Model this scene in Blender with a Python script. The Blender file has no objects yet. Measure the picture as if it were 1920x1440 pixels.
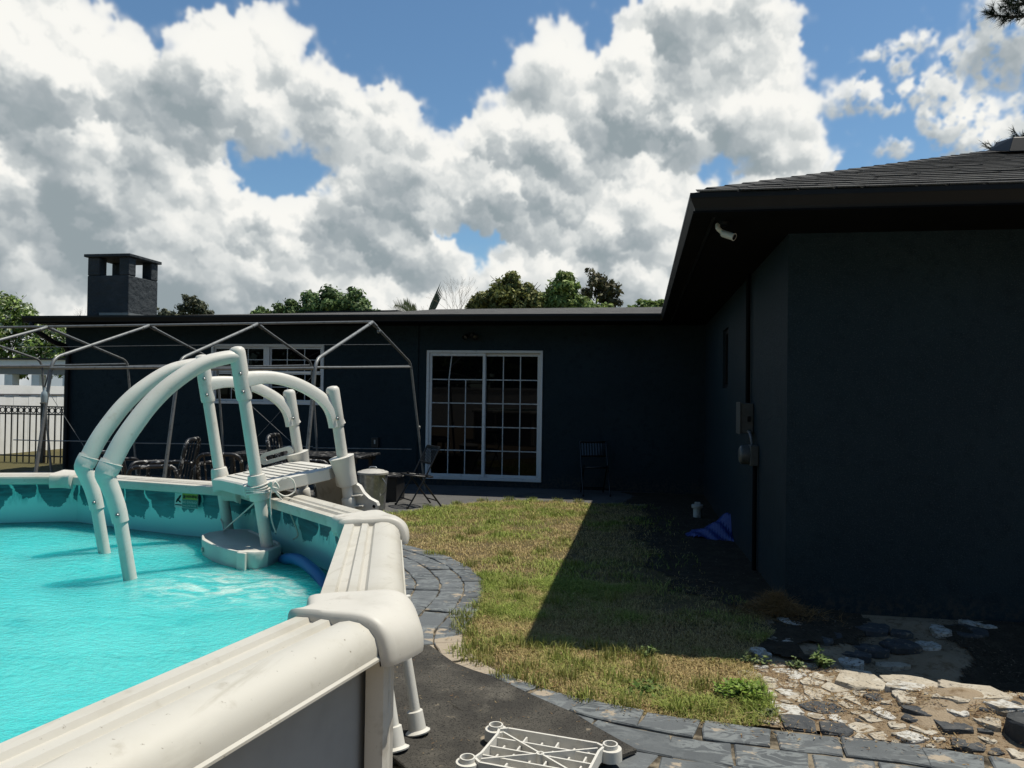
import bpy, bmesh, math, random
import numpy as np
from mathutils import Vector, Matrix

scene = bpy.context.scene
col = scene.collection
random.seed(7)
rng = np.random.default_rng(7)
R = math.radians

# ------------------------------------------------------------------ camera
cam_data = bpy.data.cameras.new('camera')
cam_data.sensor_width = 36.0
cam_data.lens = 1434.0 / 1920.0 * 36.0
cam_data.clip_end = 2000.0
cam = bpy.data.objects.new('camera', cam_data)
col.objects.link(cam)
yaw, pitch, roll = 0.1669, 0.0139, 0.0139
fw = Vector((-math.sin(yaw) * math.cos(pitch), math.cos(yaw) * math.cos(pitch), math.sin(pitch)))
rt0 = Vector((math.cos(yaw), math.sin(yaw), 0))
up0 = rt0.cross(fw)
rt = rt0 * math.cos(roll) + up0 * math.sin(roll)
up = up0 * math.cos(roll) - rt0 * math.sin(roll)
cam.matrix_world = Matrix(((rt.x, up.x, -fw.x, 0), (rt.y, up.y, -fw.y, 0), (rt.z, up.z, -fw.z, 1.5), (0, 0, 0, 1)))
scene.camera = cam

# ------------------------------------------------------------------ node helper
class NT:
    def __init__(self, tree):
        self.t = tree
        self.n = tree.nodes
        self.l = tree.links
    def new(self, typ, **kw):
        nd = self.n.new(typ)
        for k, v in kw.items():
            setattr(nd, k, v)
        return nd
    def put(self, sock, v):
        if isinstance(v, bpy.types.NodeSocket):
            self.l.new(v, sock)
        else:
            if hasattr(sock.default_value, '__len__') and not hasattr(v, '__len__'):
                sock.default_value = [v] * len(sock.default_value)
            else:
                if hasattr(sock.default_value, '__len__') and len(sock.default_value) == 4 and len(v) == 3:
                    v = tuple(v) + (1,)
                sock.default_value = v
    def m(self, op, a, b=0.0, c=None, clamp=False):
        nd = self.new('ShaderNodeMath', operation=op, use_clamp=clamp)
        self.put(nd.inputs[0], a); self.put(nd.inputs[1], b)
        if c is not None: self.put(nd.inputs[2], c)
        return nd.outputs[0]
    def vm(self, op, a, b=(0, 0, 0)):
        nd = self.new('ShaderNodeVectorMath', operation=op)
        self.put(nd.inputs[0], a)
        if op == 'SCALE': self.put(nd.inputs['Scale'], b)
        else: self.put(nd.inputs[1], b)
        return nd.outputs['Value'] if op in ('DOT_PRODUCT', 'LENGTH', 'DISTANCE') else nd.outputs[0]
    def ss(self, x, a, b, lo=0.0, hi=1.0, smooth=True):
        nd = self.new('ShaderNodeMapRange', interpolation_type='SMOOTHSTEP' if smooth else 'LINEAR')
        self.put(nd.inputs['Value'], x)
        for k, v in (('From Min', a), ('From Max', b), ('To Min', lo), ('To Max', hi)):
            self.put(nd.inputs[k], v)
        return nd.outputs['Result']
    def mix(self, f, a, b, blend='MIX'):
        nd = self.new('ShaderNodeMix', data_type='RGBA', blend_type=blend)
        self.put(nd.inputs[0], f); self.put(nd.inputs[6], a); self.put(nd.inputs[7], b)
        return nd.outputs[2]
    def noise(self, vec, scale, detail=4.0, rough=0.55, dist=0.0, color=False):
        nd = self.new('ShaderNodeTexNoise')
        if vec is not None: self.put(nd.inputs['Vector'], vec)
        nd.inputs['Scale'].default_value = scale
        nd.inputs['Detail'].default_value = detail
        nd.inputs['Roughness'].default_value = rough
        nd.inputs['Distortion'].default_value = dist
        return nd.outputs['Color'] if color else nd.outputs['Fac']
    def voro(self, vec, scale, feature='F1', detail=0.0, rough=0.5, smooth=0.4, rnd=1.0, out='Distance'):
        nd = self.new('ShaderNodeTexVoronoi', feature=feature)
        if vec is not None: self.put(nd.inputs['Vector'], vec)
        nd.inputs['Scale'].default_value = scale
        if 'Detail' in nd.inputs: nd.inputs['Detail'].default_value = detail
        if 'Roughness' in nd.inputs: nd.inputs['Roughness'].default_value = rough
        if 'Smoothness' in nd.inputs: nd.inputs['Smoothness'].default_value = smooth
        nd.inputs['Randomness'].default_value = rnd
        return nd.outputs[out]
    def xyz(self, v):
        nd = self.new('ShaderNodeSeparateXYZ'); self.put(nd.inputs[0], v)
        return nd.outputs[0], nd.outputs[1], nd.outputs[2]
    def comb(self, x, y, z):
        nd = self.new('ShaderNodeCombineXYZ')
        for i, v in enumerate((x, y, z)): self.put(nd.inputs[i], v)
        return nd.outputs[0]

# ------------------------------------------------------------------ world: clear sky with cumulus
SUN = Vector((0.978, 0.504, 2.81)).normalized()
sun_el = math.asin(SUN.z)
sun_az = math.atan2(SUN.x, SUN.y)
world = bpy.data.worlds.new('World')
scene.world = world
world.use_nodes = True
W = NT(world.node_tree)
W.n.clear()
sky = W.new('ShaderNodeTexSky', sky_type='NISHITA')
sky.sun_disc = False
sky.sun_elevation = sun_el
sky.sun_rotation = sun_az
sky.altitude = 0.0
sky.air_density = 1.0
sky.dust_density = 0.3
sky.ozone_density = 3.0
def make_clouds():
    rg = np.random.default_rng(11)
    AZ0, AZ1, EL0, EL1, PD = -64.0, 46.0, -2.0, 42.0, 20
    NX, NY = int((AZ1 - AZ0) * PD), int((EL1 - EL0) * PD)
    azs = AZ0 + (np.arange(NX) + .5) / PD
    els = EL0 + (np.arange(NY) + .5) / PD
    A, E = np.meshgrid(azs, els)
    fy = np.fft.fftfreq(NY)[:, None]; fx = np.fft.rfftfreq(NX)[None, :]
    f2 = fx * fx + fy * fy
    def blur(a, s):
        pad = a
        return np.fft.irfft2(np.fft.rfft2(pad) * np.exp(-2 * (math.pi * s) ** 2 * f2), s=a.shape)
    def fbm(lo, hi, slope):
        # spectral noise between wavelengths lo..hi pixels
        n = np.fft.rfft2(rg.standard_normal((NY, NX)))
        fr = np.sqrt(f2) + 1e-9
        w = fr ** (-slope) * (fr > 1 / hi) * (fr < 1 / lo)
        o = np.fft.irfft2(n * w, s=(NY, NX))
        return o / o.std()
    bank = np.array([(-64, 18), (-55, 21), (-50, 24), (-44.9, 26.4), (-40.5, 25.6), (-38.9, 24.6), (-37.4, 23.6), (-36.4, 24.5), (-34.7, 22.7), (-33.4, 22.9), (-32.2, 25.1), (-29, 25.8), (-27.2, 25.2), (-25.6, 23.7), (-22.5, 23.3), (-20.6, 21.4), (-19.1, 22.5), (-17.2, 20.7), (-16.2, 19.6), (-13.4, 20.4), (-11.5, 21.8), (-9.5, 22.5), (-8.5, 24.6), (-7, 26.1), (-4.4, 26.0), (-3.4, 24.1), (-1.6, 27.0), (0.8, 28.6), (3.5, 30), (7.5, 29.5), (9.8, 27.6), (10.7, 26.3), (11.1, 23.6), (11.5, 21.2), (12.6, 18.8), (13.2, 16.4), (13.9, 14.0), (16, 13.0), (24, 12.2), (30, 14), (38, 12), (46, 10)])
    top = np.interp(azs, bank[:, 0], bank[:, 1])
    warp = fbm(6, 160, 1.6)
    C = (top[None, :] - E) - .75 * np.clip((E - 14) / 4, 0, 1) + .35 * warp           # degrees inside the bank
    def ell(a, e, ra, re): return 1 - np.sqrt(((A - a) / ra) ** 2 + ((E - e) / re) ** 2)
    wp2 = fbm(8, 90, 1.5)
    for a, e, ra, re in ((-28.0, 15.3, 2.6, 1.5), (-25.9, 16.3, 2.4, 1.5), (-25.9, 14.5, 1.8, 1.5), (-13.4, 11.6, 2.2, .9), (-11.5, 11.6, 1.6, 1.0), (-11.9, 10.2, .8, 1.2), (5.0, 16.1, 2.2, 1.3), (6.8, 16.2, 1.6, .8)):
        C = np.minimum(C, -1.7 * ell(a, e, ra, re) + .42 * wp2)
    for a, e, ra, re in ((14.4, 19.8, 1.9, .9), (15.6, 19.4, 1.2, .8), (19.3, 19.8, 1.6, 1.4), (20.3, 18.4, 1.9, 1.2), (19.8, 17.5, 1.5, 1.4), (22.2, 21.6, 2.6, 1.5), (23.8, 20.8, 2.6, 1.6), (24.3, 16.2, 3.4, 2.2), (22.2, 16.6, 2.3, 1.3), (17.3, 16.7, 1.3, .6), (23.6, 23.6, 2.8, 1.5), (8.6, 15.5, 2.6, 1.7), (29, 19, 4, 3), (27, 23.5, 3, 2.0), (35, 17, 4, 2.5), (-52, 30, 4, 2.0), (15.5, 22.4, .9, .5), (17.2, 21.5, .9, .5), (18.4, 22.8, 1.1, .5)):
        C = np.maximum(C, 2.0 * ell(a, e, ra, re) + .38 * wp2)
    # lumps: hierarchy of soft spheres pushed out of the bank
    H = np.full((NY, NX), -1e3)
    base = np.clip(C, 0, 5)
    H = np.where(C > 0, np.minimum(base, 3.0) * .5, -1e3)
    levels = ((260, 1.6, 3.2, .9), (900, .8, 1.7, .8), (3000, .38, .85, .65), (7000, .18, .40, .55), (9000, .09, .19, .5))
    for n, r0, r1, k in levels:
        a = rg.uniform(AZ0, AZ1, n); e = rg.uniform(EL0, EL1, n); r = rg.uniform(r0, r1, n)
        ix = np.clip(((a - AZ0) * PD).astype(int), 0, NX - 1); iy = np.clip(((e - EL0) * PD).astype(int), 0, NY - 1)
        cc = C[iy, ix]
        for j in range(n):
            if cc[j] < .25 * r[j]: continue
            rr = min(r[j], .35 * r[j] + cc[j])
            zz = H[iy[j], ix[j]] - rr * (1 - k)
            p = int(rr * PD) + 1
            y0, y1, x0, x1 = max(iy[j] - p, 0), min(iy[j] + p + 1, NY), max(ix[j] - p, 0), min(ix[j] + p + 1, NX)
            q = rr * rr - ((A[y0:y1, x0:x1] - a[j]) ** 2 + (E[y0:y1, x0:x1] - e[j]) ** 2)
            s = np.where(q > 0, zz + np.sqrt(np.maximum(q, 0)), -1e3)
            H[y0:y1, x0:x1] = np.maximum(H[y0:y1, x0:x1], s)
    ins = H > -100
    Hc = np.where(ins, H, -.4)
    fine = fbm(2.2, 30, 1.35)
    Hc = Hc + ins * .05 * fine
    # soften
    Hs = blur(Hc, .9)
    def grad(h, s):
        h = blur(h, s)
        gy, gx = np.gradient(h, 1 / PD)
        return gx, gy
    def lam(s, amp):
        gx, gy = grad(Hc, s)
        gx, gy = gx * amp, gy * amp
        n = np.sqrt(1 + gx * gx + gy * gy)
        return (-gx * .40 - gy * .88 - .28) / n
    L = .36 * lam(1.4, .8) + .52 * lam(4, 1.0) + .70 * lam(14, 1.2) + .30 * lam(30, 1.3)
    # shade of taller masses towards the light (up and right)
    occ = np.zeros_like(Hc)
    Hb = blur(Hc, 6)
    for st in (1.0, 2.0, 3.5, 5.5):
        sx, sy = int(st * .38 * PD), int(st * .92 * PD)
        sh = np.roll(np.roll(Hb, -sx, 1), -sy, 0)
        sh[NY - sy:, :] = -.4
        occ += np.tanh(np.clip(sh - Hb + .15 * st, 0, 3) / 1.6)
    occ = blur(occ, 7)
    # thickness seen edgewise: bright thin rims, dim cores
    solid = (Hc > -.2).astype(float)
    core = blur(np.clip(C, 0, 6), 12)
    thick = np.clip(core / 6, 0, 1)
    deep = np.zeros_like(Hc)
    for a, e, ra, re, k in ((-39, 10.3, 11, 4.4, 1.15), (-31, 9.6, 9, 2.8, 1.0), (-46, 7, 10, 4.4, 1.1), (-2.5, 18.2, 6.5, 2.3, .95), (3, 17.6, 5, 2.2, .8), (-7.5, 16.8, 4, 1.8, .6), (-36, 20, 4, 1.8, .45), (-20, 19.6, 3.2, 1.6, .5), (-33, 15.5, 3.5, 1.2, .35), (-18, 15, 3.5, 1.6, .4), (-24, 8.6, 8, 1.6, .5), (22, 15.2, 4, 1.0, .4), (-50, 18, 5, 3, .5)):
        g = np.exp(-((A - a) / ra) ** 2 * 1.6 - ((E - e) / re) ** 2 * 1.6)
        deep = np.maximum(deep, k * g)
    deep = np.clip(deep + .16 * blur(fbm(10, 120, 1.7), 2) * (deep > .02), 0, 1.2)
    big = fbm(40, 500, 1.8)
    B = .828 + .37 * L - .058 * occ - .44 * deep + .012 * fine - .03 * thick + .045 * big
    rim = np.exp(-np.clip(blur(np.where(ins, np.clip(C, 0, 9), 0), 2), 0, 9) / .55)
    B = B + .14 * rim
    B = np.clip(blur(B, .8), 0, 1)
    haze = np.clip((9.5 - E) / 7, 0, 1) ** 1.2
    B = B * (1 - .55 * haze) + (.25 * blur(B, 5) + .75 * blur(B, 16)) * .55 * haze - .03 * haze
    al = blur(ins.astype(float), 1.6)
    wisp = fbm(3, 60, 1.5)
    al = np.clip((al + .10 * wisp * np.exp(-((al - .5) / .3) ** 2) - .15) / .7, 0, 1)
    al = al * al * (3 - 2 * al)
    thin = blur(ins.astype(float), 9)
    al *= np.clip((thin - .05) / .5, .0, 1) ** .7
    w1, w2, w3, w4 = fbm(4, 60, 1.55), fbm(4, 60, 1.55), fbm(2.5, 14, 1.0), fbm(2.5, 14, 1.0)
    yy, xx = np.mgrid[0:NY, 0:NX]
    def take(a, k1, k2):
        return a[np.clip((yy + k1 * w1 + k2 * w3).astype(int), 0, NY - 1), np.clip((xx + k1 * w2 + k2 * w4).astype(int), 0, NX - 1)]
    veil = np.clip(.5 + .45 * fbm(30, 300, 1.9), 0, 1)
    B = blur(take(B, 3.0, .6), .8)
    B = B * (1 - .32 * veil) + blur(B, 6) * .32 * veil
    ala = blur(take(al, 3.2, .4), 1.5)
    alb = blur(take(blur(al, 4), 9.0, .8), 2.2)
    al = ala * (1 - .6 * veil) + alb * .6 * veil
    tear = fbm(4, 50, 1.6)
    soft = np.clip((A - 12.6) / 1.5, 0, 1) * np.clip((E - 13.5) / 1.5, 0, 1)      # small torn clouds at the right
    al = al * (1 - soft * np.clip(.50 - .42 * blur(tear, 1.0) - .5 * blur(al, 14), 0, 1))
    lowv = np.clip(blur(al, 22) * 1.15, 0, 1)
    al = al * (.86 + .14 * lowv)
    stops = np.array([0, .25, .45, .62, .8, 1.0])
    cols = np.array([(.30, .36, .40), (.41, .46, .50), (.53, .575, .605), (.67, .705, .725), (.82, .84, .845), (.97, .97, .955)])
    rgb = np.stack([np.interp(B, stops, cols[:, i]) for i in range(3)], -1)
    fx_ = np.clip(np.minimum(A - AZ0, AZ1 - A) / 10, 0, 1) * np.clip((EL1 - E) / 7, 0, 1)
    return rgb, al * fx_, (AZ0, AZ1, EL0, EL1)

cl_rgb, cl_al, (AZ0, AZ1, EL0, EL1) = make_clouds()
cny, cnx = cl_al.shape
cimg = bpy.data.images.new('cumulus', cnx, cny, alpha=True, float_buffer=True)
cimg.alpha_mode = 'CHANNEL_PACKED'
cimg.colorspace_settings.name = 'Linear Rec.709'
buf = np.empty((cny, cnx, 4), np.float32)
buf[..., :3] = cl_rgb
buf[..., 3] = cl_al
cimg.pixels.foreach_set(buf.ravel())
cimg.update()
cimg.pack()
d = W.new('ShaderNodeTexCoord').outputs['Generated']
dx, dy, dz = W.xyz(d)
az = W.m('ARCTAN2', dx, dy)
el = W.m('ARCSINE', dz)
cu = W.m('DIVIDE', W.m('SUBTRACT', az, R(AZ0)), R(AZ1 - AZ0))
cv_ = W.m('DIVIDE', W.m('SUBTRACT', el, R(EL0)), R(EL1 - EL0))
itex = W.new('ShaderNodeTexImage', image=cimg, extension='CLIP', interpolation='Cubic')
W.put(itex.inputs['Vector'], W.comb(cu, cv_, 0.0))
# the same kind of scattered cumulus all round, where the bank fades out
inside = W.m('MULTIPLY', W.m('MULTIPLY', W.ss(az, R(AZ0 + 1), R(AZ0 + 11)), W.ss(az, R(AZ1 - 1), R(AZ1 - 11))), W.ss(el, R(EL1), R(EL1 - 7)))
far_n = W.noise(d, 3.4, 5.0, 0.6)
far_a = W.m('MULTIPLY', W.ss(far_n, 0.60, 0.72), W.m('SUBTRACT', 1.0, inside))
far_c = W.mix(W.ss(far_n, 0.60, 0.82), (0.85, 0.85, 0.84), (0.5, 0.53, 0.56))
ca = W.m('MAXIMUM', itex.outputs['Alpha'], far_a)
cc = W.mix(W.m('GREATER_THAN', far_a, itex.outputs['Alpha']), itex.outputs['Color'], far_c)
CLOUD_K = 8.5
cloud_col = W.mix(1.0, cc, (CLOUD_K * 1.01, CLOUD_K, CLOUD_K * .965), 'MULTIPLY')
sky_col = W.mix(1.0, sky.outputs[0], (0.78, 0.95, 0.97), "MULTIPLY")
final = W.mix(ca, sky_col, cloud_col)
bg = W.new('ShaderNodeBackground')
W.put(bg.inputs['Color'], final)
bg.inputs['Strength'].default_value = 0.1
wout = W.new('ShaderNodeOutputWorld')
W.l.new(bg.outputs[0], wout.inputs[0])
world.cycles.sampling_method = 'MANUAL'
world.cycles.sample_map_resolution = 512

# ------------------------------------------------------------------ sun, exposure, render settings
sun_data = bpy.data.lights.new('sun', 'SUN')
sun_data.energy = 5.0
sun_data.angle = R(0.53)
sun_data.color = (1.0, 0.945, 0.83)
sun = bpy.data.objects.new('sun', sun_data)
col.objects.link(sun)
sun.rotation_euler = (-SUN).to_track_quat('-Z', 'Y').to_euler()
sun.location = (6, 3, 18)
vs = scene.view_settings
vs.view_transform = 'Standard'
vs.look = 'None'
vs.exposure = 0.2
vs.gamma = 1.0
vs.use_curve_mapping = False
scene.render.engine = 'CYCLES'
scene.cycles.use_denoising = True
scene.cycles.use_adaptive_sampling = True
scene.cycles.adaptive_threshold = 0.015
scene.cycles.denoiser = 'OPENIMAGEDENOISE'
scene.cycles.max_bounces = 5
scene.cycles.diffuse_bounces = 2
scene.cycles.glossy_bounces = 3
scene.cycles.transmission_bounces = 4
scene.cycles.transparent_max_bounces = 8
scene.cycles.sample_clamp_indirect = 6.0
scene.cycles.sample_clamp_direct = 0.0
scene.cycles.caustics_reflective = False
scene.cycles.caustics_refractive = False

# ------------------------------------------------------------------ mesh helper
def ortho(t):
    t = Vector(t).normalized()
    a = Vector((0, 0, 1)) if abs(t.z) < 0.9 else Vector((1, 0, 0))
    u = a.cross(t).normalized()
    return u, t.cross(u)

class MB:
    def __init__(self):
        self.v = []; self.f = []; self.uv = {}
    def add(self, vs, fs):
        o = len(self.v)
        self.v += [tuple(x) for x in vs]
        self.f += [tuple(i + o for i in f) for f in fs]
        return self
    def box(self, c, s, ax=None):
        cx, cy, cz = c; a, b, h = s[0] / 2, s[1] / 2, s[2] / 2
        X, Y, Z = ax if ax else (Vector((1, 0, 0)), Vector((0, 1, 0)), Vector((0, 0, 1)))
        C = Vector(c)
        vs = [C + X * (sx * a) + Y * (sy * b) + Z * (sz * h) for sz in (-1, 1) for sx, sy in ((-1, -1), (1, -1), (1, 1), (-1, 1))]
        return self.add(vs, [(3, 2, 1, 0), (4, 5, 6, 7), (0, 1, 5, 4), (1, 2, 6, 5), (2, 3, 7, 6), (3, 0, 4, 7)])
    def span(self, x0, x1, y0, y1, z0, z1):
        return self.box(((x0 + x1) / 2, (y0 + y1) / 2, (z0 + z1) / 2), (x1 - x0, y1 - y0, z1 - z0))
    def bar(self, p, q, w, h, upv=(0, 0, 1)):
        p, q = Vector(p), Vector(q)
        Y = (q - p); L = Y.length; Y.normalize()
        X = Y.cross(Vector(upv))
        if X.length < 1e-4: X = Vector((1, 0, 0))
        X.normalize()
        return self.box((p + q) / 2, (w, L, h), (X, Y, X.cross(Y)))
    def tube(self, path, r, n=10, cap=True, flat=1.0):
        P = [Vector(p) for p in path]
        rs = r if hasattr(r, '__len__') else [r] * len(P)
        o = len(self.v); u = None
        for i, p in enumerate(P):
            t = (P[min(i + 1, len(P) - 1)] - P[max(i - 1, 0)])
            if t.length < 1e-9: t = Vector((0, 0, 1))
            t.normalize()
            if u is None: u, w = ortho(t)
            else:
                u = (u - t * u.dot(t)).normalized(); w = t.cross(u)
            for k in range(n):
                a = 2 * math.pi * k / n
                self.v.append(tuple(p + (u * math.cos(a) + w * (math.sin(a) * flat)) * rs[i]))
        for i in range(len(P) - 1):
            for k in range(n):
                a = o + i * n + k; b = o + i * n + (k + 1) % n
                self.f.append((a, b, b + n, a + n))
        if cap:
            self.f.append(tuple(o + k for k in reversed(range(n))))
            self.f.append(tuple(o + (len(P) - 1) * n + k for k in range(n)))
        return self
    def lathe(self, prof, n=20, c=(0, 0, 0), axis=(0, 0, 1), capb=True, capt=True):
        z = Vector(axis).normalized(); u, w = ortho(z); C = Vector(c)
        o = len(self.v)
        for r, h in prof:
            for k in range(n):
                a = 2 * math.pi * k / n
                self.v.append(tuple(C + z * h + (u * math.cos(a) + w * math.sin(a)) * r))
        for i in range(len(prof) - 1):
            for k in range(n):
                a = o + i * n + k; b = o + i * n + (k + 1) % n
                self.f.append((a, b, b + n, a + n))
        if capb: self.f.append(tuple(o + k for k in reversed(range(n))))
        if capt: self.f.append(tuple(o + (len(prof) - 1) * n + k for k in range(n)))
        return self
    def prism(self, poly, z0, z1, inset=0.0, zf=None):
        n = len(poly)
        cx = sum(p[0] for p in poly) / n; cy = sum(p[1] for p in poly) / n
        def ins(p, k):
            dx, dy = p[0] - cx, p[1] - cy; L = math.hypot(dx, dy) or 1
            return (p[0] - dx / L * k, p[1] - dy / L * k)
        f = zf or (lambda x, y: 0.0)
        o = len(self.v)
        for p in poly: self.v.append((p[0], p[1], z0 + f(*p)))
        if inset > 0:
            for p in poly: self.v.append((p[0], p[1], z1 - inset * 0.8 + f(*p)))
        for p in poly:
            q = ins(p, inset); self.v.append((q[0], q[1], z1 + f(*q)))
        k = 3 if inset > 0 else 2
        for r in range(k - 1):
            for i in range(n):
                a = o + r * n + i; b = o + r * n + (i + 1) % n
                self.f.append((a, b, b + n, a + n))
        self.f.append(tuple(o + i for i in reversed(range(n))))
        self.f.append(tuple(o + (k - 1) * n + i for i in range(n)))
        return self
    def loft(self, rings, closed=True, capa=True, capb=True):
        o = len(self.v); n = len(rings[0])
        for r in rings: self.v += [tuple(p) for p in r]
        m = n if closed else n - 1
        for i in range(len(rings) - 1):
            for k in range(m):
                a = o + i * n + k; b = o + i * n + (k + 1) % n
                self.f.append((a, b, b + n, a + n))
        if capa and closed: self.f.append(tuple(o + k for k in reversed(range(n))))
        if capb and closed: self.f.append(tuple(o + (len(rings) - 1) * n + k for k in range(n)))
        return self
    def build(self, name, mat=None, parent=None, smooth=None, bevel=0.0, world=True):
        me = bpy.data.meshes.new(name)
        vs = self.v
        if parent is not None and world:
            off = Vector((0, 0, 0)); p = parent
            while p is not None:
                off += p.location; p = p.parent
            vs = [(x - off.x, y - off.y, z - off.z) for x, y, z in vs]
        me.from_pydata(vs, [], self.f)
        me.validate()
        bm = bmesh.new(); bm.from_mesh(me)
        bmesh.ops.recalc_face_normals(bm, faces=bm.faces)
        bm.to_mesh(me); bm.free()
        if smooth is not None:
            me.polygons.foreach_set('use_smooth', [True] * len(me.polygons))
            me.set_sharp_from_angle(angle=R(smooth))
        if mat is not None: me.materials.append(mat)
        ob = bpy.data.objects.new(name, me)
        col.objects.link(ob)
        if parent is not None: ob.parent = parent
        if bevel > 0:
            md = ob.modifiers.new('edge', 'BEVEL'); md.width = bevel; md.segments = 2; md.limit_method = 'ANGLE'
        return ob

def tag(o, label=None, cat=None, group=None, kind=None):
    for k, v in (('label', label), ('category', cat), ('group', group), ('kind', kind)):
        if v: o[k] = v
    return o
def thing(name, loc, label, cat, group=None):
    o = bpy.data.objects.new(name, None)
    o.empty_display_size = 0.1
    o.location = loc
    col.objects.link(o)
    return tag(o, label, cat, group)
def copy_tree(o, parent=None):
    c = o.copy(); col.objects.link(c); c.parent = parent
    for ch in list(o.children): copy_tree(ch, c)
    return c
def bez(pts, n=8):
    """Catmull-Rom through points."""
    P = [Vector(p) for p in pts]; out = []
    for i in range(len(P) - 1):
        a, b, c, e = P[max(i - 1, 0)], P[i], P[i + 1], P[min(i + 2, len(P) - 1)]
        for k in range(n):
            t = k / n
            out.append(0.5 * ((2 * b) + (c - a) * t + (2 * a - 5 * b + 4 * c - e) * t * t + (3 * b - a - 3 * c + e) * t ** 3))
    out.append(P[-1])
    return out
def sstep(a, b, x):
    t = min(max((x - a) / (b - a), 0), 1); return t * t * (3 - 2 * t)
def terr(x, y):
    r = sstep(1.0, 1.5, x) * (1 - sstep(2.6, 3.4, x))
    return -.10 * sstep(5.5, 9.5, y) + .09 * r * math.exp(-((y - 3.95) / .3) ** 2) - .13 * r * math.exp(-((y - 4.8) / .42) ** 2)
def text_mesh(body, size):
    cu_ = bpy.data.curves.new('t', 'FONT'); cu_.body = body; cu_.size = size; cu_.align_x = 'CENTER'; cu_.align_y = 'CENTER'; cu_.extrude = 0.0004; cu_.resolution_u = 2
    ob = bpy.data.objects.new('t', cu_); col.objects.link(ob)
    bpy.context.view_layer.update()
    me = bpy.data.meshes.new_from_object(ob)
    bpy.data.objects.remove(ob); bpy.data.curves.remove(cu_)
    return me

# ------------------------------------------------------------------ materials
def mat(name, color=(0.5, 0.5, 0.5), rough=0.6, metal=0.0, spec=0.5, var=None, bump=None, coord='Object'):
    """var: list of (scale, detail, colour, lo, hi); bump: list of (scale, detail, strength, distance)"""
    m_ = bpy.data.materials.new(name); m_.use_nodes = True
    T = NT(m_.node_tree); p = T.n['Principled BSDF']
    tc = T.new('ShaderNodeTexCoord').outputs[coord]
    if coord == 'Object':
        tc = T.new('ShaderNodeNewGeometry').outputs['Position']
    c = tuple(color) + (1,) if len(color) == 3 else color
    cur = None
    for (sc, de, cc, lo, hi, *ex) in (var or []):
        f = T.ss(T.noise(T.vm('MULTIPLY', tc, ex[0]) if ex else tc, sc, de, 0.6), lo, hi)
        cur = T.mix(f, cur if cur is not None else c, cc)
    if cur is None: p.inputs['Base Color'].default_value = c
    else: T.put(p.inputs['Base Color'], cur)
    p.inputs['Roughness'].default_value = rough
    p.inputs['Metallic'].default_value = metal
    p.inputs['Specular IOR Level'].default_value = spec
    last = None
    for (sc, de, st, di) in (bump or []):
        b = T.new('ShaderNodeBump'); b.inputs['Strength'].default_value = st; b.inputs['Distance'].default_value = di
        T.put(b.inputs['Height'], T.noise(tc, sc, de, 0.6))
        if last is not None: T.put(b.inputs['Normal'], last)
        last = b.outputs[0]
    if last is not None: T.put(p.inputs['Normal'], last)
    return m_

M = {}
M['stucco'] = mat('stucco', (0.0088, 0.0200, 0.0270), 0.66, spec=0.15, var=[(0.9, 5, (0.0125, 0.0260, 0.0335), 0.40, 0.68), (11, 6, (0.0064, 0.0160, 0.0222), 0.48, 0.70), (110, 2, (0.0250, 0.0390, 0.0470), 0.54, 0.68)], bump=[(120, 3, 0.8, 0.006), (22, 4, 0.6, 0.010)])
# dust splashed up from the soil on the foot of the walls
T = NT(M['stucco'].node_tree); p = T.n['Principled BSDF']
old = p.inputs['Base Color'].links[0].from_socket
pos = T.new('ShaderNodeNewGeometry').outputs['Position']
zz_ = T.xyz(pos)[2]
spl = T.m('MULTIPLY', T.ss(T.m('ADD', zz_, T.m('MULTIPLY', T.noise(pos, 3.0, 5, .65), .22)), .34, .06), T.ss(T.noise(pos, 26, 5, .6), .40, .62))
T.put(p.inputs['Base Color'], T.mix(T.m('MULTIPLY', spl, .8), old, (0.050, 0.046, 0.038)))
M['chim'] = mat('chimney_stucco', (0.034, 0.040, 0.044), 0.8, spec=0.25, var=[(3, 4, (0.048, 0.054, 0.058), 0.45, 0.7)], bump=[(9, 5, 0.9, 0.05), (60, 3, 0.5, 0.006)])
M['trim'] = mat('painted_trim', (0.0055, 0.0068, 0.0080), 0.5, spec=0.25, var=[(2.5, 4, (0.009, 0.0105, 0.012), 0.45, 0.75)], bump=[(40, 3, 0.15, 0.002)])
M['soffit'] = mat('soffit', (0.003, 0.0036, 0.0042), 0.8, spec=0.08, var=[(3, 3, (0.0045, 0.005, 0.006), 0.45, 0.7)])
M['shingle'] = mat('shingle', (0.052, 0.051, 0.049), 0.92, spec=0.15, var=[(5, 4, (0.085, 0.083, 0.078), 0.4, 0.7), (60, 4, (0.026, 0.025, 0.025), 0.5, 0.72)], bump=[(260, 2, 0.8, 0.004)])
M['shingle2'] = mat('shingle_pale', (0.088, 0.086, 0.081), 0.92, spec=0.15, var=[(5, 4, (0.060, 0.058, 0.055), 0.4, 0.7), (60, 4, (0.035, 0.034, 0.034), 0.5, 0.72)], bump=[(260, 2, 0.8, 0.004)])
M['whiteframe'] = mat('white_frame', (0.60, 0.61, 0.61), 0.5, var=[(14, 5, (0.42, 0.42, 0.41), 0.55, 0.75)], bump=[(80, 3, 0.1, 0.002)])
M['muntin'] = mat('muntin', (0.42, 0.44, 0.45), 0.5, var=[(10, 4, (0.20, 0.21, 0.22), 0.5, 0.75)])
M['glass'] = mat('window_glass', (0.002, 0.0025, 0.003), 0.02, spec=0.11, bump=[(1.2, 2, 0.02, 0.02)])
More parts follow.
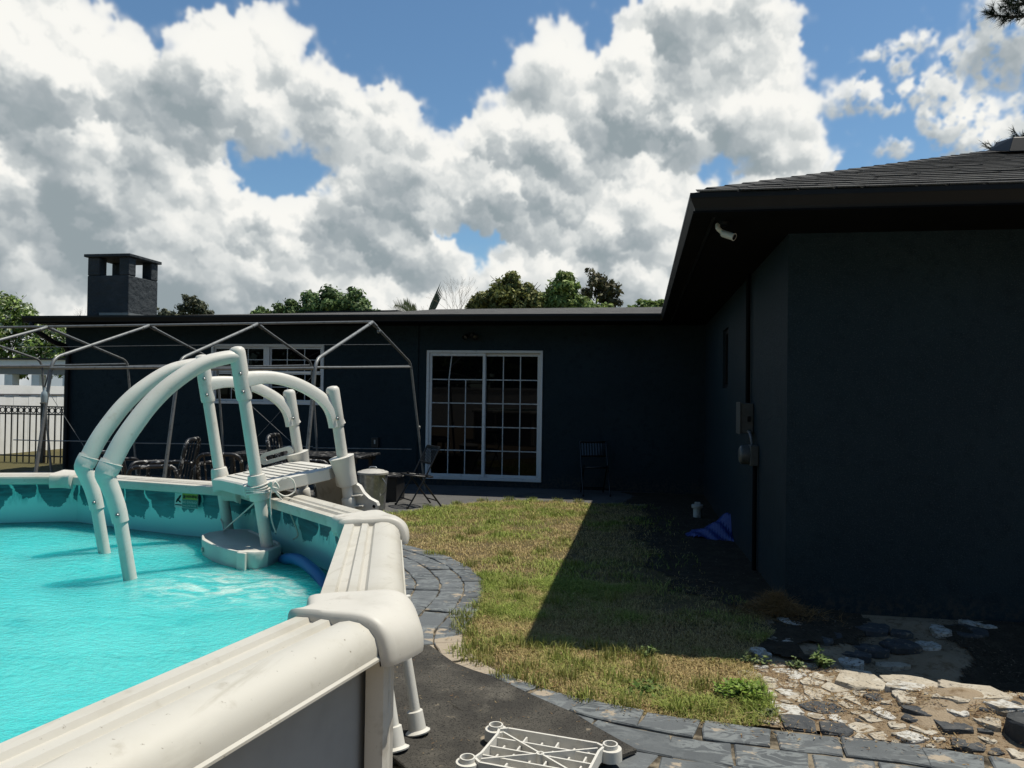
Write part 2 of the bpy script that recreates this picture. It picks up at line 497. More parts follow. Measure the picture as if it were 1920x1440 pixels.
M['plastic'] = mat('pool_plastic', (0.50, 0.475, 0.42), 0.5, spec=0.35, var=[(6, 5, (0.45, 0.425, 0.37), 0.45, 0.7), (28, 5, (0.40, 0.37, 0.32), 0.62, 0.8), (160, 3, (0.30, 0.27, 0.22), 0.67, 0.76), (9, 7, (0.38, 0.35, 0.30), 0.57, 0.68)], bump=[(400, 2, 0.10, 0.001)])
M['rail'] = mat('pool_rail_paint', (0.465, 0.442, 0.385), 0.42, spec=0.4, var=[(3.5, 5, (0.405, 0.378, 0.315), 0.45, 0.7), (18, 6, (0.35, 0.322, 0.262), 0.58, 0.80), (90, 3, (0.20, 0.175, 0.135), 0.68, 0.76), (1.0, 7, (0.37, 0.345, 0.285), 0.58, 0.70, (26, 1.6, 26)), (1.0, 6, (0.50, 0.475, 0.41), 0.56, 0.70, (14, 2.2, 14))], bump=[(300, 2, 0.06, 0.001)])
M['poolwall'] = mat('pool_wall_metal', (0.26, 0.27, 0.275), 0.55, spec=0.4, var=[(5, 4, (0.22, 0.23, 0.235), 0.45, 0.75)], bump=[(260, 2, 0.08, 0.001)])
M['ladder'] = mat('ladder_plastic', (0.55, 0.53, 0.48), 0.45, spec=0.35, var=[(5, 5, (0.50, 0.48, 0.43), 0.45, 0.7), (45, 5, (0.43, 0.40, 0.345), 0.60, 0.8), (14, 6, (0.46, 0.43, 0.37), 0.6, 0.75)], bump=[(350, 2, 0.10, 0.001)])
M['screw'] = mat('screw', (0.30, 0.30, 0.29), 0.35, metal=1.0)
M['rope'] = mat('rope', (0.55, 0.53, 0.48), 0.85, bump=[(300, 2, 0.6, 0.003)])
M['bluefoam'] = mat('blue_hose', (0.02, 0.15, 0.36), 0.55)
M['galv'] = mat('galvanised', (0.30, 0.31, 0.31), 0.38, metal=0.85, var=[(16, 5, (0.42, 0.43, 0.43), 0.45, 0.65), (40, 4, (0.22, 0.22, 0.22), 0.6, 0.8)], bump=[(40, 3, 0.15, 0.003)])
M['galvdull'] = mat('galvanised_dull', (0.19, 0.195, 0.19), 0.5, metal=0.45, var=[(16, 5, (0.12, 0.122, 0.118), 0.5, 0.7)], bump=[(40, 3, 0.15, 0.003)])
M['canlid'] = mat('can_lid', (0.40, 0.385, 0.35), 0.6, metal=0.2, var=[(16, 5, (0.30, 0.285, 0.26), 0.5, 0.7)], bump=[(40, 3, 0.15, 0.003)])
M['blackmetal'] = mat('black_metal', (0.010, 0.010, 0.011), 0.42, spec=0.5, var=[(30, 5, (0.03, 0.03, 0.031), 0.55, 0.75)])
M['peeling'] = mat('peeling_black_paint', (0.008, 0.008, 0.009), 0.45, spec=0.5, var=[(28, 6, (0.014, 0.014, 0.015), 0.4, 0.6), (14, 6, (0.34, 0.33, 0.31), 0.57, 0.63)], bump=[(34, 5, 0.4, 0.002)])
M['fenceblack'] = mat('fence_black', (0.012, 0.011, 0.011), 0.5)
M['vinyl'] = mat('white_vinyl', (0.78, 0.78, 0.76), 0.45, var=[(3, 4, (0.70, 0.70, 0.67), 0.45, 0.7)])
M['concrete'] = mat('patio_concrete', (0.085, 0.084, 0.082), 0.9, spec=0.2, var=[(3, 6, (0.055, 0.054, 0.053), 0.45, 0.7), (22, 6, (0.125, 0.12, 0.112), 0.55, 0.75)], bump=[(60, 5, 0.4, 0.006)])
M['mat'] = mat('rubber_mat', (0.050, 0.047, 0.042), 0.95, spec=0.10, var=[(3, 6, (0.095, 0.088, 0.075), 0.38, 0.68), (2.2, 7, (0.15, 0.138, 0.115), 0.54, 0.72), (110, 6, (0.026, 0.025, 0.023), 0.50, 0.64), (6.0, 7, (0.27, 0.225, 0.165), 0.63, 0.69)], bump=[(260, 3, 1.0, 0.006), (9, 4, 0.4, 0.012)])
M['tarp'] = mat('blue_tarp', (0.010, 0.030, 0.16), 0.4, spec=0.5, bump=[(20, 3, 0.3, 0.01)])
M['pvc'] = mat('pvc', (0.40, 0.39, 0.36), 0.5, var=[(20, 4, (0.24, 0.23, 0.2), 0.5, 0.7)])
M['greybox'] = mat('grey_box', (0.065, 0.07, 0.066), 0.5, var=[(12, 4, (0.048, 0.052, 0.05), 0.45, 0.7)])
M['camera'] = mat('camera_white', (0.42, 0.41, 0.37), 0.4)
M['bulb'] = mat('bulb_grey', (0.05, 0.05, 0.048), 0.3)
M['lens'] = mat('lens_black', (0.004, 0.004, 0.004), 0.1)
M['bark'] = mat('bark', (0.075, 0.062, 0.050), 0.95, spec=0.1, var=[(12, 5, (0.045, 0.036, 0.029), 0.45, 0.7)], bump=[(30, 5, 0.8, 0.03)])
M['red'] = mat('red_label', (0.30, 0.02, 0.02), 0.5)
M['yellow'] = mat('label_yellow', (0.34, 0.32, 0.03), 0.5)
M['labelgreen'] = mat('label_dark', (0.05, 0.20, 0.19), 0.5)
M['labelwhite'] = mat('label_white', (0.50, 0.58, 0.56), 0.5)
M['labelblack'] = mat('label_ink', (0.012, 0.012, 0.012), 0.5)
M['st_w'] = mat('stone_white_paint', (0.47, 0.455, 0.415), 0.9, spec=0.2, var=[(40, 6, (0.22, 0.195, 0.155), 0.48, 0.64), (13, 6, (0.28, 0.24, 0.18), 0.50, 0.64), (26, 7, (0.07, 0.068, 0.065), 0.62, 0.68)], bump=[(45, 6, 0.8, 0.012), (200, 3, 0.5, 0.003)])
M['st_t'] = mat('stone_sandy', (0.37, 0.325, 0.255), 0.95, spec=0.15, var=[(9, 6, (0.46, 0.425, 0.355), 0.45, 0.7), (30, 6, (0.11, 0.106, 0.10), 0.58, 0.66), (60, 4, (0.22, 0.185, 0.14), 0.52, 0.75)], bump=[(35, 6, 0.9, 0.012), (200, 3, 0.5, 0.003)])
M['st_d'] = mat('stone_slate_paint', (0.050, 0.054, 0.058), 0.85, spec=0.25, var=[(14, 6, (0.075, 0.076, 0.076), 0.45, 0.65), (24, 6, (0.21, 0.175, 0.13), 0.57, 0.67)], bump=[(40, 6, 0.9, 0.012), (200, 3, 0.5, 0.003)])
M['st_b'] = mat('block_black_paint', (0.030, 0.033, 0.036), 0.7, spec=0.3, var=[(8, 6, (0.045, 0.048, 0.05), 0.45, 0.65), (50, 5, (0.2, 0.2, 0.2), 0.68, 0.72)], bump=[(30, 6, 0.7, 0.01)])

def foliage(name, cols, rough=0.6, trans=0.25):
    m_ = bpy.data.materials.new(name); m_.use_nodes = True
    T = NT(m_.node_tree); p = T.n['Principled BSDF']
    at = T.new('ShaderNodeAttribute', attribute_name='tint').outputs['Color']
    T.put(p.inputs['Base Color'], at)
    p.inputs['Roughness'].default_value = rough
    p.inputs['Specular IOR Level'].default_value = 0.25
    tr = T.new('ShaderNodeBsdfTranslucent'); T.put(tr.inputs['Color'], at)
    mx = T.new('ShaderNodeMixShader'); mx.inputs[0].default_value = trans
    T.l.new(p.outputs[0], mx.inputs[1]); T.l.new(tr.outputs[0], mx.inputs[2])
    T.l.new(mx.outputs[0], T.n['Material Output'].inputs[0])
    return m_
M['leaf'] = foliage('leaf', None)
M['grass'] = foliage('grass_blade', None, 0.7, 0.2)
M['litter'] = foliage('dry_litter', None, 0.9, 0.1)

def bulk(name, V, F, tint, material, parent=None, kind=None):
    """V (n,3) float, F (m,3) int, tint (n,3)."""
    me = bpy.data.meshes.new(name)
    off = np.zeros(3)
    p = parent
    while p is not None:
        off += np.array(p.location); p = p.parent
    V = np.asarray(V, np.float32) - off.astype(np.float32)
    me.vertices.add(len(V)); me.vertices.foreach_set('co', V.ravel())
    me.loops.add(F.size); me.loops.foreach_set('vertex_index', F.astype(np.int32).ravel())
    k = F.shape[1]
    me.polygons.add(len(F)); me.polygons.foreach_set('loop_start', np.arange(0, F.size, k, dtype=np.int32))
    me.update(calc_edges=True)
    if tint is not None:
        at = me.attributes.new('tint', 'FLOAT_COLOR', 'POINT')
        t4 = np.ones((len(V), 4), np.float32); t4[:, :3] = tint
        at.data.foreach_set('color', t4.ravel())
    me.materials.append(material)
    ob = bpy.data.objects.new(name, me); col.objects.link(ob)
    if parent is not None: ob.parent = parent
    if kind: ob['kind'] = kind
    return ob

_VG = {}
def vnoise(x, y, s, seed):
    """smooth value noise in numpy, 0..1"""
    if seed not in _VG: _VG[seed] = np.random.default_rng(seed).random((64, 64))
    g = _VG[seed]
    x, y = np.asarray(x), np.asarray(y)
    u, v = (x * .82 - y * .57) * s + 40, (x * .57 + y * .82) * s
    i, j = np.floor(u).astype(int), np.floor(v).astype(int)
    a, b = u - i, v - j
    a = a * a * (3 - 2 * a); b = b * b * (3 - 2 * b)
    i0, i1, j0, j1 = i % 64, (i + 1) % 64, j % 64, (j + 1) % 64
    return g[i0, j0] * (1 - a) * (1 - b) + g[i1, j0] * a * (1 - b) + g[i0, j1] * (1 - a) * b + g[i1, j1] * a * b

# ================================================================== SETTING
# ------------------------------------------------------------------ ground
def grid_mesh(xs, ys, zf, keep=None):
    nx, ny = len(xs), len(ys)
    V = [(x, y, zf(x, y)) for y in ys for x in xs]
    F = []
    for j in range(ny - 1):
        for i in range(nx - 1):
            if keep is not None and not keep((xs[i] + xs[i + 1]) / 2, (ys[j] + ys[j + 1]) / 2): continue
            a = j * nx + i
            F.append((a, a + 1, a + 1 + nx, a + nx))
    b = MB(); b.v = V; b.f = F
    return b
def inpoly(poly):
    P = np.array(poly)
    def f(x, y):
        x = np.asarray(x, float); y = np.asarray(y, float)
        ins = np.zeros(np.broadcast(x, y).shape, bool)
        j = len(P) - 1
        for i in range(len(P)):
            (xi, yi), (xj, yj) = P[i], P[j]
            if yi != yj:
                ins ^= ((yi > y) != (yj > y)) & (x < (xj - xi) * (y - yi) / (yj - yi) + xi)
            j = i
        return ins
    return f

gm = bpy.data.materials.new('sandy_ground'); gm.use_nodes = True
T = NT(gm.node_tree); p = T.n['Principled BSDF']
pos = T.new('ShaderNodeNewGeometry').outputs['Position']
n1 = T.noise(pos, 1.1, 6, 0.6); n2 = T.noise(pos, 14, 6, 0.65); n3 = T.noise(pos, 120, 3, 0.6)
c1 = T.mix(T.ss(n1, 0.4, 0.65), (0.235, 0.180, 0.118), (0.290, 0.232, 0.165))
c1 = T.mix(T.ss(n2, 0.50, 0.68), c1, (0.150, 0.105, 0.062))
c1 = T.mix(T.m('MULTIPLY', T.ss(n3, 0.55, 0.75), 0.5), c1, (0.34, 0.28, 0.20))
gx, gy, gz_ = T.xyz(pos)
far = T.m('MAXIMUM', T.ss(gy, 13.5, 16), T.ss(gx, -10.0, -11.5))
c1 = T.mix(far, c1, T.mix(n1, (0.055, 0.062, 0.022), (0.12, 0.095, 0.05)))
T.put(p.inputs['Base Color'], c1)
p.inputs['Roughness'].default_value = 0.95
p.inputs['Specular IOR Level'].default_value = 0.1
b1 = T.new('ShaderNodeBump'); b1.inputs['Strength'].default_value = 0.7; b1.inputs['Distance'].default_value = 0.02
T.put(b1.inputs['Height'], T.m('ADD', n2, T.m('MULTIPLY', n3, 0.4)))
T.put(p.inputs['Normal'], b1.outputs[0])
M['ground'] = gm
xs = [-600, -200, -80, -40, -24, -16] + list(np.linspace(-12, -3.2, 45)) + list(np.linspace(-3.0, 4.0, 141)) + [4.5, 6, 9, 15, 30, 80, 250, 600]
ys = [-300, -100, -40, -15, -6, -3] + list(np.linspace(-1, 3.2, 22)) + list(np.linspace(3.25, 6.2, 100)) + list(np.linspace(6.3, 13.2, 60)) + [14, 16, 20, 30, 50, 100, 250, 700]
def gzf(x, y):
    w = sstep(0.95, 1.3, x) * (1 - sstep(2.8, 3.3, x)) * sstep(3.55, 3.8, y) * (1 - sstep(5.5, 5.75, y))
    lump = 0.035 * (math.sin(5.1 * x + 1.7 * y) * math.sin(4.3 * y - 2.2 * x) + 0.6 * math.sin(11 * x + 3) * math.sin(9.5 * y + 1)) * w
    return terr(x, y) - 0.012 + lump
g = grid_mesh(xs, ys, gzf).build('ground', gm, smooth=60)
tag(g, 'sandy pale soil ground running under the yard', 'ground', kind='structure')

# ------------------------------------------------------------------ lawn bed and shaded soil bed
OB = [(-4.9, 8.75), (-3.8, 8.35), (-2.9, 7.85), (-2.25, 7.42), (-1.98, 7.15), (-1.70, 6.86), (-1.44, 6.5), (-1.22, 6.04), (-1.13, 5.64), (-1.09, 5.21), (-1.08, 4.8), (-1.03, 4.5), (-.88, 4.24), (-.6, 3.97), (-.3, 3.80), (.05, 3.67), (.41, 3.62), (.97, 3.58), (1.48, 3.49), (2.2, 3.36), (3.2, 3.16), (4.6, 2.85)]
LAWN = [(-4.9, 9.2), (-3.9, 8.5), (-2.9, 7.85), (-2.25, 7.42), (-1.70, 6.86), (-1.22, 6.04), (-1.09, 5.21), (-1.03, 4.5), (-.88, 4.22), (-.6, 3.94), (-.3, 3.78), (.05, 3.65), (.42, 3.60), (.66, 3.70), (.66, 4.1), (.62, 4.6), (.86, 5.1), (.82, 5.7), (.62, 6.3), (.55, 7.5), (.5, 9.2), (.45, 10.6), (.2, 11.4), (-.8, 11.42), (-1.9, 11.45), (-2.35, 11.05), (-2.75, 10.5), (-3.15, 9.8), (-3.6, 9.5)]
in_lawn = inpoly(LAWN)
lm = mat('lawn_thatch', (0.115, 0.088, 0.048), 0.95, spec=0.1, var=[(2.2, 5, (0.075, 0.072, 0.028), 0.42, 0.62), (30, 5, (0.17, 0.135, 0.075), 0.5, 0.7), (70, 4, (0.05, 0.038, 0.02), 0.52, 0.72)], bump=[(60, 5, 0.9, 0.02)])
lx = list(np.arange(-5.0, 1.0, 0.08)); ly = list(np.arange(3.5, 11.6, 0.08))
lawn = grid_mesh(lx, ly, lambda x, y: terr(x, y) + 0.004, keep=lambda x, y: bool(in_lawn(x, y))).build('lawn', lm, smooth=60)
tag(lawn, 'brown thatch bed of the small back lawn', 'lawn', kind='structure')
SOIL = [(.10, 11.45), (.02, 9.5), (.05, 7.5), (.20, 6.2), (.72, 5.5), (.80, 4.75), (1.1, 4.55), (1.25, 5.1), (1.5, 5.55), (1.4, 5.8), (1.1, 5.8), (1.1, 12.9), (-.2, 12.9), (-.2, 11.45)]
in_soil = inpoly(SOIL)
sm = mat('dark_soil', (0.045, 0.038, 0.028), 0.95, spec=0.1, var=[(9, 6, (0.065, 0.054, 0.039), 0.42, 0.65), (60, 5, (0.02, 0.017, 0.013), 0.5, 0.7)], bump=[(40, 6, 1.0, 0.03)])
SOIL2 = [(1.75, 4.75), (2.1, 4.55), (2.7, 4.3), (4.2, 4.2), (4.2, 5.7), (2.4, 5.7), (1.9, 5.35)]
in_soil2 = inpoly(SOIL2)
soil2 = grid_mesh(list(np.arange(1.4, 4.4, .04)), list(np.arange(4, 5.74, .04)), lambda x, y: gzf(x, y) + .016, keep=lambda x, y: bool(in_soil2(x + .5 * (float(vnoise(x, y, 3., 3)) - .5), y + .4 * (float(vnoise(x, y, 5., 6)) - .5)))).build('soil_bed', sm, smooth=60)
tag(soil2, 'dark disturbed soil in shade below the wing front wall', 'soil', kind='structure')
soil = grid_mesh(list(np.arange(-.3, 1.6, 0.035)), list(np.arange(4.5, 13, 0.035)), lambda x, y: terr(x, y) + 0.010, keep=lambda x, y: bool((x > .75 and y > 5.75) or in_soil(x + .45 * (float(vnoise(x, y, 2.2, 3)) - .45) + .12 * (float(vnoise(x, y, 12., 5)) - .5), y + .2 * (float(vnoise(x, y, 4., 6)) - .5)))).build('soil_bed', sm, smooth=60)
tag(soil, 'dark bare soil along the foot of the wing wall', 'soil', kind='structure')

# ------------------------------------------------------------------ patio slab
PATIO = [(-11.6, 8.6), (-5.2, 8.9), (-3.6, 9.45), (-3.15, 9.75), (-2.75, 10.45), (-2.35, 11.02), (-1.9, 11.38), (-.8, 11.36), (.25, 11.34), (.25, 12.96), (-11.6, 12.96)]
po = MB().prism(PATIO, -0.25, -0.092, 0.01).build('patio', M['concrete'])
tag(po, 'weathered grey concrete patio slab along the back wall', 'patio', kind='structure')

# ------------------------------------------------------------------ curved walkway of slate-painted pavers
pm = bpy.data.materials.new('paver_slate'); pm.use_nodes = True
T = NT(pm.node_tree); p = T.n['Principled BSDF']
pos = T.new('ShaderNodeNewGeometry').outputs['Position']
oi = T.new('ShaderNodeObjectInfo').outputs['Random']
st = T.vm('MULTIPLY', pos, (1.0, 2.2, 1.0))
wv = T.noise(st, 5.0, 4.0, 0.55, 1.2)
smear = T.m('MULTIPLY', T.ss(T.m('ABSOLUTE', T.m('SUBTRACT', wv, 0.5)), 0.060, 0.020), T.ss(T.noise(pos, 1.7, 3), 0.36, 0.54))
base = T.mix(oi, (0.060, 0.067, 0.071), (0.096, 0.104, 0.108))
base = T.mix(T.ss(T.noise(pos, 3.0, 5), 0.40, 0.7), base, (0.104, 0.113, 0.117))
base = T.mix(T.m('MULTIPLY', smear, 0.85), base, (0.155, 0.168, 0.168))
base = T.mix(T.m('MULTIPLY', T.ss(T.noise(pos, 90, 3), 0.60, 0.78), 0.6), base, (0.045, 0.048, 0.052))
dst = T.vm('DISTANCE', pos, (-0.98, 4.28, 0.0))
sandm = T.m('ADD', T.ss(dst, 0.62, 0.12, 0.0, 0.22), T.noise(T.vm('MULTIPLY', pos, (1, 1.6, 1)), 5.0, 6.0, 0.62))
px_, py_, pz_ = T.xyz(pos)
sandm = T.m('ADD', sandm, T.m('MULTIPLY', T.ss(px_, 1.2, 2.0), 0.10))
base = T.mix(T.ss(sandm, 0.60, 0.65), base, T.mix(T.noise(pos, 40, 4), (0.25, 0.205, 0.15), (0.34, 0.285, 0.215)))
T.put(p.inputs['Base Color'], base)
p.inputs['Roughness'].default_value = 0.72
p.inputs['Specular IOR Level'].default_value = 0.35
b1 = T.new('ShaderNodeBump'); b1.inputs['Strength'].default_value = 0.55; b1.inputs['Distance'].default_value = 0.012
T.put(b1.inputs['Height'], T.m('ADD', T.noise(pos, 16, 6, 0.6), T.m('MULTIPLY', wv, 0.6)))
T.put(p.inputs['Normal'], b1.outputs[0])
M['paver'] = pm

sub = bez([(x, y, 0) for x, y in OB], 10)
sub = [Vector((q.x, q.y)) for q in sub]
cum = [0.0]
for a, b in zip(sub, sub[1:]): cum.append(cum[-1] + (b - a).length)
def curve_at(s, off):
    s = min(max(s, 0), cum[-1] - 1e-4)
    i = int(np.searchsorted(cum, s, side='right')) - 1
    i = min(max(i, 0), len(sub) - 2)
    f = (s - cum[i]) / max(cum[i + 1] - cum[i], 1e-6)
    q = sub[i].lerp(sub[i + 1], f)
    k0, k1 = max(i - 4, 0), min(i + 5, len(sub) - 1)
    t = (sub[k1] - sub[k0]).normalized()
    return q + Vector((t.y, -t.x)) * off
POOL_C = Vector((-2.959, 1.470)); POOL_R = 2.357
wbed = MB()
ring_o = [curve_at(s, -0.01) for s in np.linspace(0.1, cum[-1] - 0.1, 90)]
ring_i = [curve_at(s, 1.75) for s in np.linspace(0.1, cum[-1] - 0.1, 90)]
wbed.add([(q.x, q.y, terr(q.x, q.y) + 0.008) for q in ring_o] + [(q.x, q.y, terr(q.x, q.y) + 0.008) for q in ring_i], [(i, i + 1, i + 91, i + 90) for i in range(89)])
jm = mat('joint_sand', (0.21, 0.175, 0.125), 0.95, spec=0.1, var=[(9, 5, (0.045, 0.038, 0.028), 0.40, 0.60)], bump=[(80, 4, 0.8, 0.01)])
walk = wbed.build('walkway', jm, smooth=60)
tag(walk, 'curved slate grey paver walkway between the pool and the lawn', 'walkway', kind='structure')
rp = random.Random(3)
ROWS_C = [0.0, 0.175, 0.36, 0.55, 0.75, 0.96, 1.18, 1.42, 1.68]       # small setts round the curve
ROWS_S = [0.0, 0.19, 0.40, 0.62, 0.85, 1.10, 1.38, 1.68]                    # larger slabs on the straight run
s_turn = min(range(len(sub)), key=lambda i: (sub[i] - Vector((-.88, 4.24))).length)
S_TURN = cum[s_turn]
npav = 0
def lay(rows, s_beg, s_end, l0, l1):
    global npav
    for r_ in range(len(rows) - 1):
        s = s_beg
        wav = rp.uniform(0, 6)
        while s < s_end - .05:
            L = rp.uniform(l0, l1)
            if s + L > s_end - .10: L = s_end - s
            gap = 0.0055
            o0, o1 = rows[r_] + gap, rows[r_ + 1] - gap
            s0, s1 = s + gap, s + L - gap
            s += L
            mid = curve_at((s0 + s1) / 2, (o0 + o1) / 2)
            if (mid - POOL_C).length < POOL_R + 0.02 or mid.x < -4.0 or (mid.x < -2.8 and r_ > 4): continue
            k = 3
            edge = []
            sk = rp.uniform(-.03, .03)
            for i in range(k): edge.append((s0 + (s1 - s0) * i / k, o0))
            for i in range(2): edge.append((s1 + sk * i / 2, o0 + (o1 - o0) * i / 2))
            for i in range(k): edge.append((s1 + sk - (s1 + sk - s0) * i / k, o1))
            for i in range(2): edge.append((s0, o1 - (o1 - o0) * i / 2))
            poly = []
            for (ss_, oo) in edge:
                q = curve_at(ss_, oo + .010 * math.sin(ss_ * 3.1 + wav * 0 + oo * 2))
                poly.append((q.x + rp.uniform(-.007, .007), q.y + rp.uniform(-.007, .007)))
            tz = rp.uniform(0.013, 0.024)
            tx_, ty_ = rp.uniform(-.012, .012), rp.uniform(-.012, .012)
            cx = sum(q[0] for q in poly) / len(poly); cy = sum(q[1] for q in poly) / len(poly)
            mb = MB().prism(poly, -0.02, tz, 0.007, zf=lambda x, y: terr(x, y) + tx_ * (x - cx) + ty_ * (y - cy))
            mb.build('paver', pm, walk)
            npav += 1
lay(ROWS_C, 1.2, S_TURN, .20, .31)
lay(ROWS_S, S_TURN, cum[-1] - 1.2, .22, .33)

# ------------------------------------------------------------------ flagstones in the dry bed
STONES = [(0.796, 4.352, 0.199, 0.14, 'w', 1), (0.99, 4.36, 0.148, 0.12, 't', 1), (0.902, 4.257, 0.137, 0.10, 't', 1), (0.778, 4.194, 0.087, 0.08, 't', 1), (0.763, 4.097, 0.11, 0.10, 'w', 1), (0.895, 4.124, 0.143, 0.13, 't', 1), (1.00, 4.187, 0.10, 0.15, 't', 1), (1.14, 4.30, 0.27, 0.26, 't', 3), (1.42, 4.33, 0.32, 0.24, 't', 3), (1.34, 4.14, 0.175, 0.15, 'w', 3), (1.20, 4.50, 0.18, 0.10, 't', 1), (0.707, 3.858, 0.127, 0.156, 'w', 1), (0.877, 3.924, 0.178, 0.155, 'd', 1), (0.934, 3.806, 0.147, 0.087, 'w', 1), (0.718, 3.721, 0.212, 0.124, 'd', 2), (0.894, 3.69, 0.154, 0.12, 'd', 2), (1.0, 3.715, 0.097, 0.12, 't', 1), (1.147, 3.87, 0.095, 0.134, 'w', 1), (1.304, 3.845, 0.171, 0.089, 'd', 1), (1.246, 3.79, 0.085, 0.057, 'd', 1), (1.446, 3.81, 0.085, 0.06, 'w', 1), (1.40, 3.715, 0.192, 0.115, 'd', 2), (1.266, 3.70, 0.115, 0.10, 't', 1), (1.171, 3.745, 0.062, 0.072, 't', 1), (1.19, 3.63, 0.177, 0.085, 'w', 2), (1.407, 3.60, 0.165, 0.095, 'd', 1), (1.60, 4.03, 0.29, 0.24, 't', 3), (1.66, 3.87, 0.19, 0.11, 'w', 3), (1.70, 3.69, 0.20, 0.20, 'b', 6), (1.577, 3.545, 0.097, 0.076, 't', 1), (0.867, 4.993, 0.148, 0.11, 'w', 1), (1.009, 5.401, 0.125, 0.17, 'w', 1), (1.547, 5.424, 0.215, 0.161, 'd', 1), (1.683, 5.374, 0.139, 0.10, 'd', 1), (1.64, 5.20, 0.2, 0.17, 'd', 2), (1.435, 5.126, 0.191, 0.136, 'd', 2), (1.80, 5.22, 0.126, 0.119, 'w', 1), (1.254, 4.853, 0.12, 0.13, 'w', 1), (1.245, 5.224, 0.077, 0.10, 'd', 1), (1.14, 5.073, 0.124, 0.09, 'd', 1), (1.966, 5.46, 0.11, 0.17, 'w', 1), (2.132, 5.471, 0.219, 0.19, 'd', 1), (2.26, 5.62, 0.183, 0.12, 'w', 1), (1.513, 4.98, 0.174, 0.078, 't', 1), (1.30, 5.02, 0.20, 0.13, 'd', 1), (0.71, 4.709, 0.096, 0.12, 'w', 1),
          (0.62, 3.72, .09, .06, 't', 1), (1.06, 4.02, .12, .10, 't', 1), (1.17, 4.06, .13, .09, 'd', 1), (1.02, 3.99, .09, .07, 't', 1), (1.30, 3.96, .13, .08, 't', 1), (1.46, 3.93, .14, .09, 't', 2), (0.60, 4.30, .10, .08, 't', 1), (1.08, 3.83, .11, .07, 't', 1), (1.03, 4.10, .12, .08, 't', 1), (.80, 4.02, .10, .07, 't', 1), (1.30, 4.05, .14, .07, 't', 1), (1.55, 3.75, .11, .08, 't', 2), (1.05, 3.64, .10, .06, 't', 1), (1.85, 3.75, .2, .15, 't', 2), (1.95, 3.95, .22, .17, 'd', 3), (2.2, 3.8, .25, .18, 't', 3), (1.86, 3.52, .15, .12, 'd', 2), (2.1, 3.55, .2, .13, 'w', 2)]
bed = MB()
BEDP = [(0.58, 3.66), (1.0, 3.61), (1.5, 3.5), (2.4, 3.36), (2.5, 3.9), (1.9, 4.3), (1.5, 4.55), (1.0, 4.55), (.66, 4.5)]
in_bed = inpoly(BEDP)
bed = grid_mesh(list(np.arange(.5, 2.6, .05)), list(np.arange(3.35, 4.7, .05)), lambda x, y: terr(x, y) + 0.006, keep=lambda x, y: bool(in_bed(x, y)))
bm_ = mat('bed_sand', (0.22, 0.165, 0.105), 0.95, spec=0.1, var=[(7, 6, (0.25, 0.19, 0.125), 0.45, 0.62), (40, 6, (0.10, 0.062, 0.033), 0.5, 0.66)], bump=[(50, 6, 1.0, 0.02)])
fbed = bed.build('flagstone_bed', bm_, smooth=60)
tag(fbed, 'dry sandy bed of broken flagstones beside the walkway', 'flagstone bed', kind='structure')
rs = random.Random(21)
# small broken pieces between the larger slabs
for _ in range(900):
    x, y = rs.uniform(.58, 2.3), rs.uniform(3.42, 4.52)
    sz = rs.uniform(.035, .10)
    if not bool(in_bed(x, y)): continue
    if any(math.hypot(x - S[0], y - S[1]) < .62 * sz + .40 * (S[2] + S[3]) / 2 for S in STONES): continue
    STONES.append((x, y, sz * rs.uniform(.9, 1.5), sz * rs.uniform(.6, .9), rs.choice('ttttwdt'), 1))
    if len(STONES) > 165: break
def fitted(i, reach):
    """outline of stone i: a box of its own size cut back by its neighbours so the slabs sit close"""
    x, y, w_, h_ = STONES[i][:4]
    rot = rs.uniform(-.35, .35)
    nn = 14
    poly = []
    a0 = rs.uniform(0, 6.28)
    for k in range(nn):
        a = a0 + 2 * math.pi * (k + rs.uniform(-.3, .3)) / nn
        q = (abs(math.cos(a)) ** 2.6 + abs(math.sin(a)) ** 2.6) ** (-1 / 2.6) * rs.uniform(.90, 1.10)
        u_, v_ = math.cos(a) * q * (w_ / 2) * reach, math.sin(a) * q * (h_ / 2) * reach
        poly.append(Vector((x + u_ * math.cos(rot) - v_ * math.sin(rot), y + u_ * math.sin(rot) + v_ * math.cos(rot))))
    c = Vector((x, y))
    for j, S in enumerate(STONES):
        if j == i: continue
        c2 = Vector(S[:2])
        if (c2 - c).length > .6: continue
        r1, r2 = (w_ + h_) / 4, (S[2] + S[3]) / 4
        f = r1 / (r1 + r2)
        m_ = c.lerp(c2, f); nrm_ = (c2 - c).normalized()
        lim = (m_ - c).dot(nrm_) - .008
        out = []
        for k in range(len(poly)):
            p_, q_ = poly[k], poly[(k + 1) % len(poly)]
            dp, dq = (p_ - c).dot(nrm_) - lim, (q_ - c).dot(nrm_) - lim
            if dp <= 0: out.append(p_)
            if dp * dq < 0: out.append(p_.lerp(q_, dp / (dp - dq)))
        poly = out
        if len(poly) < 3: return None
    return poly
